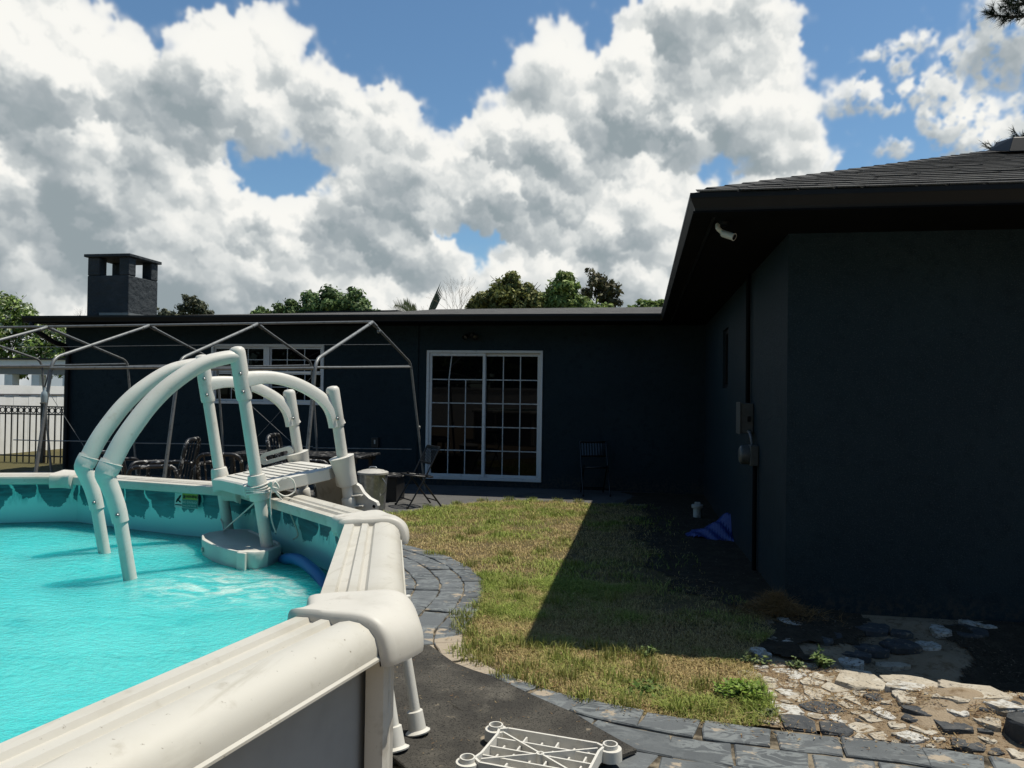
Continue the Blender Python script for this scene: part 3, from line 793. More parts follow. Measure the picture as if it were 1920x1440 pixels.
for i, (x, y, w_, h_, k, th) in enumerate(STONES):
    poly = fitted(i, 1.0 if k == 'b' else (1.42 if (y < 4.6 and k != 'w') else 1.2))
    if not poly: continue
    # drop near-duplicate corners and chip the long sides
    chip = []
    for q0, q1 in zip(poly, poly[1:] + poly[:1]):
        if (q1 - q0).length < .006: continue
        chip.append(q0)
        if (q1 - q0).length > .05:
            chip.append(q0.lerp(q1, rs.uniform(.35, .65)) + Vector((rs.uniform(-.006, .006), rs.uniform(-.006, .006))))
    if len(chip) < 4: continue
    poly = chip
    thick = {1: .009, 2: .015, 3: .030, 6: .070}[th] * rs.uniform(.85, 1.2)
    tx, ty = rs.uniform(-.05, .05), rs.uniform(-.10, .02) if th >= 2 else rs.uniform(-.05, .05)
    zc = terr(x, y)
    cx = sum(q.x for q in poly) / len(poly); cy = sum(q.y for q in poly) / len(poly)
    mb = MB()
    rings = []
    for zz, sc in ((-.03, 1.0), (thick * .35, 1.02), (thick * .80, .985), (thick, .95), (thick * 1.02, .62), (thick * 1.0, .25)):
        rings.append([(cx + (q.x - cx) * sc + rs.uniform(-.003, .003), cy + (q.y - cy) * sc + rs.uniform(-.003, .003), zc + zz + tx * (q.x - cx) + ty * (q.y - cy) + (rs.uniform(-.0035, .0035) if zz > 0 else 0)) for q in poly])
    mb.loft(rings)
    ob = mb.build('flagstone', M['st_' + k], fbed)
    if k == 'b': ob['label'] = 'black painted squared stone block at the right end of the bed'

# ================================================================== HOUSE
house = thing('house', (1.036, 12.95, 0), 'dark navy stucco house with hipped shingle roof and black gutters', 'house')
XW, YW, OV, HS, HG, YB = 1.036, 5.744, 0.7375, 2.686, 2.808, 12.216
WB = YB + OV
DX0, DX1, DZ0, DZ1 = -3.699, -1.651, 0.011, 2.259
WX0, WX1, WZ0, WZ1 = -7.80, -5.60, 1.262, 2.358
mb = MB()
y0, y1 = WB, WB + .2
XL = -10.82
for a, b, c_, e_ in ((XL, WX0, -.2, HS), (WX0, WX1, -.2, WZ0), (WX0, WX1, WZ1, HS), (WX1, DX0, -.2, HS), (DX0, DX1, -.2, DZ0), (DX0, DX1, DZ1, HS), (DX1, XW, -.2, HS)):
    mb.span(a, b, y0, y1, c_, e_)
mb.build('wall', M['stucco'], house)
MB().span(XL, XL + .2, WB + .2, 21, -.2, HS).build('wall', M['stucco'], house)
mb = MB()
WY0, WY1 = 9.55, 10.15
for a, b, c_, e_ in ((YW, WY0, -.2, HS), (WY0, WY1, -.2, 1.62), (WY0, WY1, 2.36, HS), (WY1, WB, -.2, HS)):
    mb.span(XW, XW + .2, a, b, c_, e_)
mb.build('wall', M['stucco'], house)
MB().span(XW + .2, 9.6, YW, YW + .2, -.3, HS).build('wall', M['stucco'], house)
# soffits
mb = MB()
mb.span(.32, XW + .01, 5.03, WB + .01, HS, HS + .012)
mb.span(XW + .01, 9.7, 5.03, YW + .01, HS, HS + .012)
mb.build('soffit', M['soffit'], house)
MB().span(-11.05, .32, 12.24, WB + .01, HS + .002, HS + .014).build('soffit', M['soffit'], house)
MB().span(-11.05, XL, WB + .01, 21, HS + .002, HS + .014).build('soffit', M['soffit'], house)
MB().bar((.46, 5.15, HS - .006), (.46, 12.2, HS - .006), .02, .010).build('soffit_seam', M['trim'], house)
# gutters: section (inward distance, height)
GS = [(.115, 0), (.036, 0), (.030, .030), (.004, .085), (0, .090), (0, .122), (.010, .122), (.010, .112), (.115, .110)]
def gutter(nm, ring_a, ring_b):
    return MB().loft([ring_a, ring_b]).build(nm, M['trim'], house)
XE, YE = XW - OV, YW - OV
gutter('gutter', [(XE + e, YE + e, HS + .002 + h) for e, h in GS], [(XE + e, YB - .02, HS + .002 + h) for e, h in GS])
gutter('gutter', [(9.7, YE + e, HS + .002 + h) for e, h in GS], [(XE + e, YE + e, HS + .002 + h) for e, h in GS])
gutter('gutter', [(XE - .002, YB + e, HS + .002 + h) for e, h in GS], [(-11.12, YB + e, HS + .002 + h) for e, h in GS])
# roofs
SL = .365
c0 = (XE + .012, YE + .012, HG + .004)
hx = 4.49
mb = MB()
A_ = c0; B_ = (c0[0] + 2 * hx, c0[1], c0[2]); P_ = (c0[0] + hx, c0[1] + hx, c0[2] + hx * SL); Q_ = (P_[0], 18, P_[2])
D_ = (c0[0], 18, c0[2]); E_ = (B_[0], 18, B_[2])
mb.add([A_, B_, P_, Q_, D_, E_], [(0, 1, 2), (0, 2, 3, 4), (1, 5, 3, 2), (0, 4, 5, 1)])
roof = mb.build('roof', M['shingle'], house)
ri = random.Random(5)
# shingle tabs share a handful of meshes
def tab_mesh(w_):
    ex, cosn = .16, math.cos(math.atan(SL))
    t_ = MB()
    n_ = Vector((0, -math.sin(math.atan(SL)), cosn)); a_ = Vector((0, cosn, math.sin(math.atan(SL))))
    X_ = Vector((1, 0, 0))
    vs_ = []
    for u_, l_, h_ in ((0, 0, .002), (w_, 0, .002), (w_, ex, .0005), (0, ex, .0005), (0, 0, .011), (w_, 0, .011), (w_, ex, .003), (0, ex, .003)):
        vs_.append(X_ * u_ + a_ * l_ + n_ * h_)
    t_.add(vs_, [(3, 2, 1, 0), (4, 5, 6, 7), (0, 1, 5, 4), (1, 2, 6, 5), (2, 3, 7, 6), (3, 0, 4, 7)])
    o = t_.build('shingle', None)
    me = o.data; bpy.data.objects.remove(o)
    return me
tabs = []
for w_ in (.16, .21, .26, .31, .36):
    for mm in ('shingle', 'shingle2'):
        me = tab_mesh(w_); me.materials.append(M[mm]); tabs.append((w_, me))
nsh = 0
dy_ = .1315
for k in range(26):
    yy = c0[1] - .02 + dy_ * k
    zz = c0[2] + (yy - c0[1]) * SL + .004
    x = c0[0] + max(0, dy_ * k - .02) + ri.uniform(0, .05)
    xm = 2.72 + .125 * k * .9
    while x < min(xm, 4.6) and nsh < 268:
        w_, me = ri.choice(tabs)
        o = bpy.data.objects.new('shingle', me); col.objects.link(o)
        o.parent = roof
        lo = house.location
        o.location = (x - lo.x, yy + ri.uniform(-.006, .006) - lo.y, zz + ri.uniform(0, .003) - lo.z)
        x += w_ + .006
        nsh += 1
# hip caps
for k in range(28):
    t0 = k * .13 + .10
    a = Vector((c0[0] + t0, c0[1] + t0, c0[2] + t0 * SL + .018)); b = a + Vector((.15, .15, .15 * SL - .006))
    s_ = Vector((1, -1, 0)).normalized()
    wv_ = .11
    mb = MB()
    dn = Vector((0, 0, -.11 * SL * .72))
    vs_ = [a + s_ * wv_ + dn, a + Vector((0, 0, .006)), a - s_ * wv_ + dn, b + s_ * wv_ + dn, b + Vector((0, 0, .004)), b - s_ * wv_ + dn]
    vs_ += [v_ - Vector((0, 0, .008)) for v_ in vs_]
    mb.add(vs_, [(0, 1, 4, 3), (1, 2, 5, 4), (6, 9, 10, 7), (7, 10, 11, 8), (0, 6, 7, 1), (1, 7, 8, 2), (3, 4, 10, 9), (4, 5, 11, 10), (0, 3, 9, 6), (2, 8, 11, 5)])
    mb.build('hip_cap', M['shingle'], roof)
# roof vent
vx, vy = 3.36, 7.55
vz = c0[2] + (vy - c0[1]) * SL
mb = MB().add([(vx - .16, vy - .16, vz - .02), (vx + .2, vy - .16, vz - .02), (vx + .2, vy + .25, vz + .12), (vx - .16, vy + .25, vz + .12), (vx - .10, vy - .10, vz + .13), (vx + .16, vy - .10, vz + .13), (vx + .16, vy + .22, vz + .19), (vx - .10, vy + .22, vz + .19)],
              [(3, 2, 1, 0), (4, 5, 6, 7), (0, 1, 5, 4), (1, 2, 6, 5), (2, 3, 7, 6), (3, 0, 4, 7)])
mb.build('roof_vent', M['trim'], roof, bevel=.01)
# low back roof
mb = MB()
RX = [(-11.1, 3.02), (-8, 3.05), (-5.6, 3.10), (-4.6, 3.115), (-4.0, 3.15), (-1.5, 3.165), (1.2, 3.175), (2.2, 3.18)]
n = len(RX)
mb.add([(x, YB + .015, HG + .004) for x, _ in RX] + [(x, 14.5, z) for x, z in RX] + [(x, 19, 2.85) for x, z in RX], [(i, i + 1, i + 1 + n, i + n) for i in range(n - 1)] + [(i + n, i + 1 + n, i + 1 + 2 * n, i + 2 * n) for i in range(n - 1)])
bkroof = mb.build('roof', M['shingle2'], house)
MB().add([(-6.6, 14.3, 3.100), (-4.7, 14.3, 3.118), (-4.7, 14.7, 3.135), (-6.6, 14.7, 3.12), (-6.6, 14.3, 3.05), (-4.7, 14.3, 3.05), (-4.7, 14.7, 3.05), (-6.6, 14.7, 3.05)], [(4, 5, 6, 7), (0, 1, 2, 3), (0, 1, 5, 4), (1, 2, 6, 5), (2, 3, 7, 6), (3, 0, 4, 7)]).build('ridge_flashing', M['trim'], bkroof)
# chimney
CX0, CX1, CY0, CY1 = -10.83, -9.92, 13.5, 14.42
ch = MB()
ch.span(CX0, CX1, CY0, CY1, 2.7, 3.74)
pw = [(0, .29), (.76, 1.0)]
for ax0, ax1 in pw:
    for ay0, ay1 in ((0, .24), (.76, 1.0)):
        ch.span(CX0 + (CX1 - CX0) * ax0 + .001, CX0 + (CX1 - CX0) * ax1 - .001, CY0 + (CY1 - CY0) * ay0 + .001, CY0 + (CY1 - CY0) * ay1 - .001, 3.741, 4.10)
chim = ch.build('chimney', M['chim'], house, bevel=.02)
MB().span(CX0 - .05, CX1 + .05, CY0 - .05, CY1 + .05, 4.101, 4.16).build('chimney_cap', M['chim'], chim, bevel=.012)
MB().span(-10.42, -10.22, 13.9, 14.1, 3.742, 3.98).build('flue', M['chim'], chim)
MB().span(CX0 + .3, CX1 + .03, CY0 - .03, CY1 + .03, 2.95, 3.0).build('flashing', M['galvdull'], chim)

# sliding door with gridded panes
def frame(mb, x0, x1, z0, z1, y0, y1, w):
    mb.span(x0, x0 + w, y0, y1, z0, z1); mb.span(x1 - w, x1, y0, y1, z0, z1)
    mb.span(x0 + w, x1 - w, y0, y1, z0, z0 + w); mb.span(x0 + w, x1 - w, y0, y1, z1 - w, z1)
mb = MB(); frame(mb, DX0 + .002, DX1 - .002, DZ0 + .002, DZ1 - .002, WB - .025, WB + .12, .045)
door = mb.build('sliding_door', M['whiteframe'], house, bevel=.004)
xm = (DX0 + DX1) / 2
for j, (a, b, yo) in enumerate(((DX0 + .047, xm + .025, .0), (xm - .02, DX1 - .047, .045))):
    mb = MB(); frame(mb, a, b, DZ0 + .05, DZ1 - .05, WB + yo, WB + yo + .035, .05)
    mb.build('door_sash', M['whiteframe'], door, bevel=.004)
    ax, bx = a + .05, b - .05; az_, bz = DZ0 + .10, DZ1 - .10
    MB().span(ax, bx, WB + yo + .02, WB + yo + .026, az_, bz).build('pane', M['glass'], door)
    ym = WB + yo + .016
    for i in (1, 2):
        xx = ax + (bx - ax) * i / 3
        if j == 0:
            zt = bz - (bz - az_) / 5
            if i == 1:
                MB().bar((xx, ym, az_), (xx, ym, zt), .018, .006, (0, 1, 0)).build('muntin', M['muntin'], door)
                MB().bar((xx, ym, zt), (xx + .045, ym, bz), .018, .006, (0, 1, 0)).build('muntin', M['muntin'], door)
            else:
                MB().bar((xx, ym, az_), (xx, ym, zt), .018, .006, (0, 1, 0)).build('muntin', M['muntin'], door)
        else:
            MB().bar((xx, ym, az_), (xx, ym, bz), .018, .006, (0, 1, 0)).build('muntin', M['muntin'], door)
    for i in range(1, 5):
        zz = az_ + (bz - az_) * i / 5
        MB().bar((ax, ym - .002, zz), (bx, ym - .002, zz), .006, .018).build('muntin', M['muntin'], door)
MB().span(DX0 + .4, DX0 + .43, WB - .03, WB, 1.0, 1.2)
# window, two double-hung units
mb = MB(); frame(mb, WX0 + .002, WX1 - .002, WZ0 + .002, WZ1 - .002, WB - .02, WB + .1, .05)
xmw = (WX0 + WX1) / 2
mb.span(xmw - .05, xmw + .05, WB - .018, WB + .09, WZ0 + .053, WZ1 - .053)
win = mb.build('window', M['whiteframe'], house, bevel=.004)
for a, b in ((WX0 + .052, xmw - .05), (xmw + .05, WX1 - .052)):
    zm = (WZ0 + WZ1) / 2 + .03
    for z0_, z1_, yo in ((zm, WZ1 - .055, .015), (WZ0 + .055, zm, .04)):
        mb = MB(); frame(mb, a, b, z0_ + .002, z1_ - .002, WB + yo, WB + yo + .025, .03)
        mb.build('window_sash', M['whiteframe'], win)
        MB().span(a + .03, b - .03, WB + yo + .012, WB + yo + .016, z0_ + .032, z1_ - .032).build('pane', M['glass'], win)
        for i in (1, 2):
            xx = a + (b - a) * i / 3
            MB().bar((xx, WB + yo + .007, z0_ + .032), (xx, WB + yo + .007, z1_ - .032), .016, .006, (0, 1, 0)).build('muntin', M['muntin'], win)
        zz = (z0_ + z1_) / 2
        MB().bar((a + .03, WB + yo + .004, zz), (b - .03, WB + yo + .004, zz), .006, .016).build('muntin', M['muntin'], win)
# small dark window in the wing wall
mb = MB()
mb.span(XW + .03, XW + .08, WY0 + .002, WY0 + .05, 1.622, 2.358); mb.span(XW + .03, XW + .08, WY1 - .05, WY1 - .002, 1.622, 2.358)
mb.span(XW + .03, XW + .08, WY0 + .05, WY1 - .05, 1.622, 1.67); mb.span(XW + .03, XW + .08, WY0 + .05, WY1 - .05, 2.31, 2.358)
w2 = mb.build('window', M['trim'], house)
MB().span(XW + .05, XW + .056, WY0 + .05, WY1 - .05, 1.67, 2.31).build('pane', M['glass'], w2)
# downspout at the far left corner and surface conduit on the back wall
MB().tube(bez([(-10.95, YB + .06, HS + .01), (-10.94, YB + .08, HS - .10), (-10.80, YB + .40, HS - .32), (-10.74, WB - .06, HS - .45), (-10.74, WB - .05, 1.6), (-10.74, WB - .05, .0)], 6), .045, 8).build('downspout', M['trim'], house, smooth=50)
MB().tube([(-3.86, WB - .012, .0), (-3.86, WB - .012, HS)], .012, 8).build('conduit', M['stucco'], house, smooth=50)

# ================================================================== POOL
NP = 12
RIM = 1.02
PV = []
for i in range(NP):
    a = 1.63397 - i * 2 * math.pi / NP
    PV.append(Vector((POOL_C.x + POOL_R * math.cos(a), POOL_C.y + POOL_R * math.sin(a), 0)))
pool = thing('swimming_pool', (POOL_C.x, POOL_C.y, 0), 'round above-ground pool with cream top rails and teal rock-print liner', 'swimming pool')
def pv_off(i, o):
    """vertex i pushed so the adjoining edges move outward by o"""
    v = PV[i % NP]; r = Vector((v.x - POOL_C.x, v.y - POOL_C.y, 0)).normalized()
    return v + r * (o / math.cos(math.pi / NP))
# rail section: (outward offset, height)
RS = [(-.088, -.045), (-.100, -.040), (-.102, -.012), (-.098, -.001), (-.066, .001), (-.061, -.0085), (-.041, -.0085), (-.034, .0015), (-.014, .0015), (-.008, -.0090), (.004, -.0085), (.012, .001), (.035, .006), (.060, .004), (.082, -.006), (.097, -.022), (.104, -.042), (.105, -.058), (.110, -.062), (.110, -.067), (.099, -.067), (.096, -.050), (.086, -.026), (.06, -.012), (0, -.014), (-.06, -.014), (-.09, -.02)]
for i in range(NP):
    j = (i + 1) % NP
    rings = []
    for t in (0.0, 1.0):
        ring = []
        for o, h in RS:
            a, b = pv_off(i, o), pv_off(j, o)
            dirv = (b - a).normalized()
            q = a + dirv * .012 if t == 0 else b - dirv * .012
            ring.append((q.x, q.y, RIM + h))
        rings.append(ring)
    MB().loft(rings).build('top_rail', M['rail'], pool, smooth=35)
# seat caps over every joint
CS = [(-.108, -.062), (-.116, -.050), (-.117, -.018), (-.108, .004), (-.070, .009), (-.030, .011), (.0, .012), (.035, .0145), (.068, .012), (.092, .002), (.109, -.018), (.118, -.042), (.121, -.064), (.119, -.078), (.113, -.078), (.110, -.064), (.104, -.042), (.094, -.024), (.06, -.012), (0, -.016), (-.06, -.012), (-.098, -.022)]
CS = [(q.x, q.y) for q in bez([(a_, b_, 0) for a_, b_ in CS[:14]], 3)] + CS[14:]
NO = 40
for i in range(NP):
    rings = []
    e0 = (PV[i] - PV[(i - 1) % NP]).normalized(); e1 = (PV[(i + 1) % NP] - PV[i]).normalized()
    rad = Vector((PV[i].x - POOL_C.x, PV[i].y - POOL_C.y, 0)).normalized()
    n0 = Vector((-e0.y, e0.x, 0)) if Vector((-e0.y, e0.x, 0)).dot(rad) > 0 else Vector((e0.y, -e0.x, 0))
    n1 = Vector((-e1.y, e1.x, 0)) if Vector((-e1.y, e1.x, 0)).dot(rad) > 0 else Vector((e1.y, -e1.x, 0))
    for t, puff in ((-1.02, -.010), (-1.0, .002), (-.94, .0070), (-.82, .0062), (-.5, .0035), (-.2, .0035), (0, .0038), (.2, .0035), (.5, .0035), (.82, .0062), (.94, .0070), (1.0, .002), (1.02, -.010)):
        f = (t + 1) / 2
        nn = (n0 * (1 - f) + n1 * f)
        L = .094
        ctr = PV[i] + (e0 * (L * t) if t < 0 else e1 * (L * t))
        ring = []
        m_ = len(CS)
        for k, (o, h) in enumerate(CS):
            outer = k < NO
            oo = o + (puff if outer and o > 0 else (-puff if outer else 0))
            hh = h + (puff if outer and -.06 < h else 0)
            if outer and o > .08:      # outer skirt bellies out between the two lips
                oo += .020 * (1 - min(1, abs(t)) ** 2) * sstep(.08, .12, o)
                hh -= .006 * (1 - min(1, abs(t)) ** 2) * sstep(.08, .12, o)
            q = ctr + nn * (oo / max(nn.length, .9) if True else oo)
            ring.append((q.x, q.y, RIM + hh))
        rings.append(ring)
    o = MB().loft(rings).build('seat_cap', M['plastic'], pool, smooth=50)
# outer wall panels, uprights and bottom track
for i in range(NP):
    a, b = pv_off(i, .03), pv_off(i + 1, .03)
    dv = (b - a).normalized()
    nrm = Vector((dv.y, -dv.x, 0))
    if nrm.dot(a - Vector((POOL_C.x, POOL_C.y, 0))) < 0: nrm = -nrm
    mb = MB()
    ia, ib = a - nrm * .012, b - nrm * .012
    mb.add([(a.x, a.y, .03), (b.x, b.y, .03), (b.x, b.y, RIM - .02), (a.x, a.y, RIM - .02), (ia.x, ia.y, .03), (ib.x, ib.y, .03), (ib.x, ib.y, RIM - .02), (ia.x, ia.y, RIM - .02)],
           [(0, 1, 2, 3), (4, 7, 6, 5), (0, 4, 5, 1), (3, 2, 6, 7), (1, 5, 6, 2), (0, 3, 7, 4)])
    mb.build('wall_panel', M['poolwall'], pool)
    mb = MB(); mb.bar((a.x, a.y, .018), (b.x, b.y, .018), .06, .03)
    mb.build('bottom_track', M['poolwall'], pool)
    rad = Vector((PV[i].x - POOL_C.x, PV[i].y - POOL_C.y, 0)).normalized()
    tan = Vector((-rad.y, rad.x, 0))
    cpt = PV[i] + rad * .040
    # upright: shallow fluted channel
    sec = [(-.055, -.008), (-.055, .004), (-.044, .028), (-.024, .033), (-.017, .028), (.017, .028), (.024, .033), (.044, .028), (.055, .004), (.055, -.008)]
    rings = [[(cpt + tan * u_ * k_ + rad * w_) for u_, w_ in sec] for k_ in (1.0, 1.0)]
    rings = [[(q.x, q.y, z_) for q in rg_] for rg_, z_ in zip(rings, (.03, RIM - .055))]
    MB().loft(rings).build('upright', M['plastic'], pool, smooth=35)
    MB().box((cpt.x, cpt.y, .03), (.15, .05, .05), (tan, rad, Vector((0, 0, 1)))).build('foot', M['plastic'], pool, bevel=.008)

# liner with its printed stone band
lmn = bpy.data.materials.new('pool_liner'); lmn.use_nodes = True
T = NT(lmn.node_tree); p = T.n['Principled BSDF']
uvn = T.new('ShaderNodeUVMap', uv_map='uv').outputs[0]
wob_ = T.vm('ADD', T.vm('SCALE', T.vm('SUBTRACT', T.noise(uvn, 14, 3, 0.6, color=True), (.5, .5, .5)), .035), T.vm('MULTIPLY', T.vm('SUBTRACT', T.noise(uvn, 3.4, 2, 0.5, color=True), (.5, .5, .5)), (.26, .05, 0)))
uvw = T.vm('ADD', uvn, wob_)
u_, v_, _ = T.xyz(uvw)                       # u: metres round the wall, v: metres below the rail
jag = T.vm('SCALE', T.vm('SUBTRACT', T.noise(uvn, 60, 2, 0.6, color=True), (.5, .5, .5)), .05)
cw = .175
cell = T.m('DIVIDE', u_, cw)
idc = T.m('FLOOR', cell); fr = T.m('FRACT', cell)
wn = T.new('ShaderNodeTexWhiteNoise', noise_dimensions='1D'); T.put(wn.inputs['W'], idc)
r1, r2, r3 = T.xyz(wn.outputs['Color'])
half = T.m('MULTIPLY_ADD', r1, .07, .425)
ctr_ = T.m('MULTIPLY_ADD', r2, .10, .45)
vd = T.m('ADD', v_, T.xyz(jag)[1])
bot = T.m('MULTIPLY_ADD', r3, .075, .115)
tap = T.ss(T.m('DIVIDE', vd, bot), .55, 1.05, 0.0, .20)
rock = T.ss(T.m('SUBTRACT', T.m('SUBTRACT', half, tap), T.m('ABSOLUTE', T.m('SUBTRACT', fr, ctr_))), -.012, .018)
rock = T.m('MULTIPLY', rock, T.ss(vd, T.m('ADD', bot, .004), T.m('SUBTRACT', bot, .004)))
strat = T.noise(T.vm('MULTIPLY', uvn, (9, 46, 1)), 1.0, 5, 0.6, 0.6)
rcol = T.mix(T.ss(strat, .35, .68), (0.003, 0.050, 0.080), (0.012, 0.15, 0.19))
rcol = T.mix(T.ss(v_, .06, .20), rcol, (0.05, 0.27, 0.29))
gapc = T.mix(T.ss(T.noise(T.vm('MULTIPLY', uvn, (26, 6, 1)), 1.0, 4), .40, .66), (0.42, 0.80, 0.78), (0.10, 0.42, 0.43))
lowc = T.mix(T.ss(v_, .15, .26), (0.46, 0.82, 0.78), (0.34, 0.78, 0.74))  # pale print below the stones, bounce light off the water put into it
gapc = T.mix(T.ss(v_, .10, .165), gapc, lowc)
lc = T.mix(rock, gapc, rcol)
lc = T.mix(T.ss(v_, .30, .40), lc, (0.03, 0.36, 0.38))
T.put(p.inputs['Base Color'], lc)
p.inputs['Roughness'].default_value = 0.32
lin = MB(); luv = []
s_acc = 0.0
levels = [0.0, .05, .15, .26, .5, 1.0]
RING = []
for i in range(NP + 1):
    a = pv_off(i % NP, .012)
    if i > 0: s_acc += (a - pv_off((i - 1) % NP, .012)).length
    for dv in levels:
        lin.v.append((a.x, a.y, RIM - .016 - dv)); luv.append((s_acc, dv))
nl = len(levels)
for i in range(NP):
    for k in range(nl - 1):
        lin.f.append((i * nl + k, (i + 1) * nl + k, (i + 1) * nl + k + 1, i * nl + k + 1))
me = bpy.data.meshes.new('liner')
me.from_pydata([(x - POOL_C.x, y - POOL_C.y, z) for x, y, z in lin.v], [], lin.f)
uvl = me.uv_layers.new(name='uv')
for lp in me.loops: uvl.data[lp.index].uv = luv[lp.vertex_index]
me.materials.append(lmn)
liner = bpy.data.objects.new('liner', me); col.objects.link(liner); liner.parent = pool
fl = MB(); fl.prism([(pv_off(i, -.02).x, pv_off(i, -.02).y) for i in range(NP)], .03, .05)
fl.build('pool_floor', mat('pool_floor', (0.05, 0.40, 0.42), 0.5), pool)

# water
wm = bpy.data.materials.new('pool_water'); wm.use_nodes = True
T = NT(wm.node_tree); p = T.n['Principled BSDF']
pos = T.new('ShaderNodeNewGeometry').outputs['Position']
big = T.noise(pos, 1.3, 3, 0.5)
mid = T.noise(T.vm('MULTIPLY', pos, (1, 2.0, 1)), 5.0, 4, 0.55, 0.5)
wc = T.mix(T.ss(big, .38, .64), (0.066, 0.52, 0.515), (0.098, 0.56, 0.545))
wc = T.mix(T.m('MULTIPLY', T.ss(mid, .52, .72), .55), wc, (0.046, 0.45, 0.46))
foam = T.m('MULTIPLY', T.ss(T.vm('DISTANCE', T.vm('MULTIPLY', pos, (1, 1.5, 0)), (-1.52, 4.10, 0)), .58, .05), T.ss(T.noise(T.vm('MULTIPLY', pos, (1, 2.0, 1)), 9, 6, .65, .8), .40, .66))
wc = T.mix(T.m('MULTIPLY', foam, .85), wc, (.62, .86, .78))
T.put(p.inputs['Base Color'], wc)
p.inputs['Subsurface Weight'].default_value = 1.0
p.inputs['Subsurface Radius'].default_value = (0.25, 1.0, 1.0)
p.inputs['Subsurface Scale'].default_value = 0.65
p.inputs['Roughness'].default_value = 0.03
p.inputs['IOR'].default_value = 1.33
p.inputs['Specular IOR Level'].default_value = 0.5
hgt = T.m('ADD', T.m('MULTIPLY', T.noise(T.vm('MULTIPLY', pos, (1, 1.7, 1)), 16, 4, 0.6, 0.4), .7), T.m('MULTIPLY', T.noise(pos, 48, 3, 0.6, 0.3), .55))
bw = T.new('ShaderNodeBump'); bw.inputs['Strength'].default_value = 0.85; bw.inputs['Distance'].default_value = 0.034
T.put(bw.inputs['Height'], hgt)
T.put(p.inputs['Normal'], bw.outputs[0])
trp = T.new('ShaderNodeBsdfTransparent'); trp.inputs[0].default_value = (0.55, 0.97, 0.96, 1)
mx = T.new('ShaderNodeMixShader'); mx.inputs[0].default_value = 0.14
T.l.new(p.outputs[0], mx.inputs[1]); T.l.new(trp.outputs[0], mx.inputs[2])
T.l.new(mx.outputs[0], T.n['Material Output'].inputs[0])
WL = .748
rw = np.random.default_rng(4)
waves = [(rw.uniform(0, 6.28), rw.uniform(3, 22), rw.uniform(0, 6.28)) for _ in range(26)]
def wz(x, y):
    z = 0
    for th, k, ph in waves:
        z += .010 / k * math.sin(k * (x * math.cos(th) * .75 + y * math.sin(th)) + ph) * 1.6
    dd = math.hypot(x + 1.85, y - 2.75)
    z += .006 * math.exp(-dd * 1.1) * math.sin(16 * dd)
    return WL + z
pw_ = inpoly([(pv_off(i, .010).x, pv_off(i, .010).y) for i in range(NP)])
# polar grid so the rim meets the liner
nr, na = 90, 240
wv2 = [(POOL_C.x, POOL_C.y, WL)]
wf2 = []
def pool_rad(a):
    seg = 2 * math.pi / NP
    k = ((1.63397 - a) % seg) - seg / 2
    return (POOL_R * math.cos(seg / 2) + .011) / math.cos(k)
for r_ in range(1, nr + 1):
    for k in range(na):
        a = 2 * math.pi * k / na
        rr = pool_rad(a) * (r_ / nr)
        x, y = POOL_C.x + rr * math.cos(a), POOL_C.y + rr * math.sin(a)
        wv2.append((x, y, wz(x, y)))
for k in range(na): wf2.append((0, 1 + k, 1 + (k + 1) % na))
for r_ in range(nr - 1):
    for k in range(na):
        a = 1 + r_ * na + k; b = 1 + r_ * na + (k + 1) % na
        wf2.append((a, a + na, b + na, b))
# closed body of water down to the floor
lo_ = len(wv2) - na
nb_ = len(wv2)
for k in range(na):
    x, y, z = wv2[lo_ + k]; wv2.append((x, y, .06))
for k in range(na): wf2.append((lo_ + k, nb_ + k, nb_ + (k + 1) % na, lo_ + (k + 1) % na))
wf2.append(tuple(nb_ + k for k in reversed(range(na))))
mb = MB(); mb.v = wv2; mb.f = wf2
wo = mb.build('water', wm, smooth=60)
tag(wo, 'turquoise rippled water filling the round pool', 'water', kind='structure')

# warning sticker printed on the liner below the rail, between two far caps
a, b = pv_off(0, -.002), pv_off(1, -.002)
dv = (b - a).normalized(); nin = Vector((dv.y, -dv.x, 0))
if nin.dot(Vector((POOL_C.x, POOL_C.y, 0)) - a) < 0: nin = -nin
Lw = (b - a).length
sx_ = .592 * Lw
def on_wall(s, dn, o=0.0): 
    q = a + dv * s + nin * (.008 + o); return Vector((q.x, q.y, RIM - .016 - dn))
stk = MB()
def plate(mb, s0, s1, d0, d1, o):
    q = [on_wall(s0, d1, o), on_wall(s1, d1, o), on_wall(s1, d0, o), on_wall(s0, d0, o)]
    k = [v - nin * .001 for v in q]
    mb.add(q + k, [(0, 1, 2, 3), (7, 6, 5, 4), (0, 4, 5, 1), (1, 5, 6, 2), (2, 6, 7, 3), (3, 7, 4, 0)])
plate(stk, sx_, sx_ + .155, .040, .118, .001)
sticker = stk.build('warning_sticker', M['labelwhite'], pool)
sticker['label'] = 'yellow and teal no-diving warning sticker on the liner'
s2 = MB(); plate(s2, sx_ + .052, sx_ + .153, .042, .073, .0025); s2.build('warning_band', M['yellow'], sticker)
s3 = MB(); plate(s3, sx_ + .052, sx_ + .153, .0735, .116, .0025); s3.build('text_field', M['labelgreen'], sticker)
def wall_text(body, size, s, dn, m):
    me = text_mesh(body, size)
    o = bpy.data.objects.new('lettering', me); col.objects.link(o)
    q = on_wall(s, dn, .0045)
    mw = Matrix(((dv.x, 0, nin.x, q.x), (dv.y, 0, nin.y, q.y), (0, 1, 0, q.z), (0, 0, 0, 1)))
    o.parent = sticker
    o.matrix_parent_inverse = Matrix.Translation((-POOL_C.x, -POOL_C.y, 0))
    o.matrix_basis = mw
    me.materials.append(M[m])
wall_text('WARNING', .021, sx_ + .108, .058, 'labelblack')
wall_text('NO DIVING!', .018, sx_ + .1025, .087, 'labelwhite')
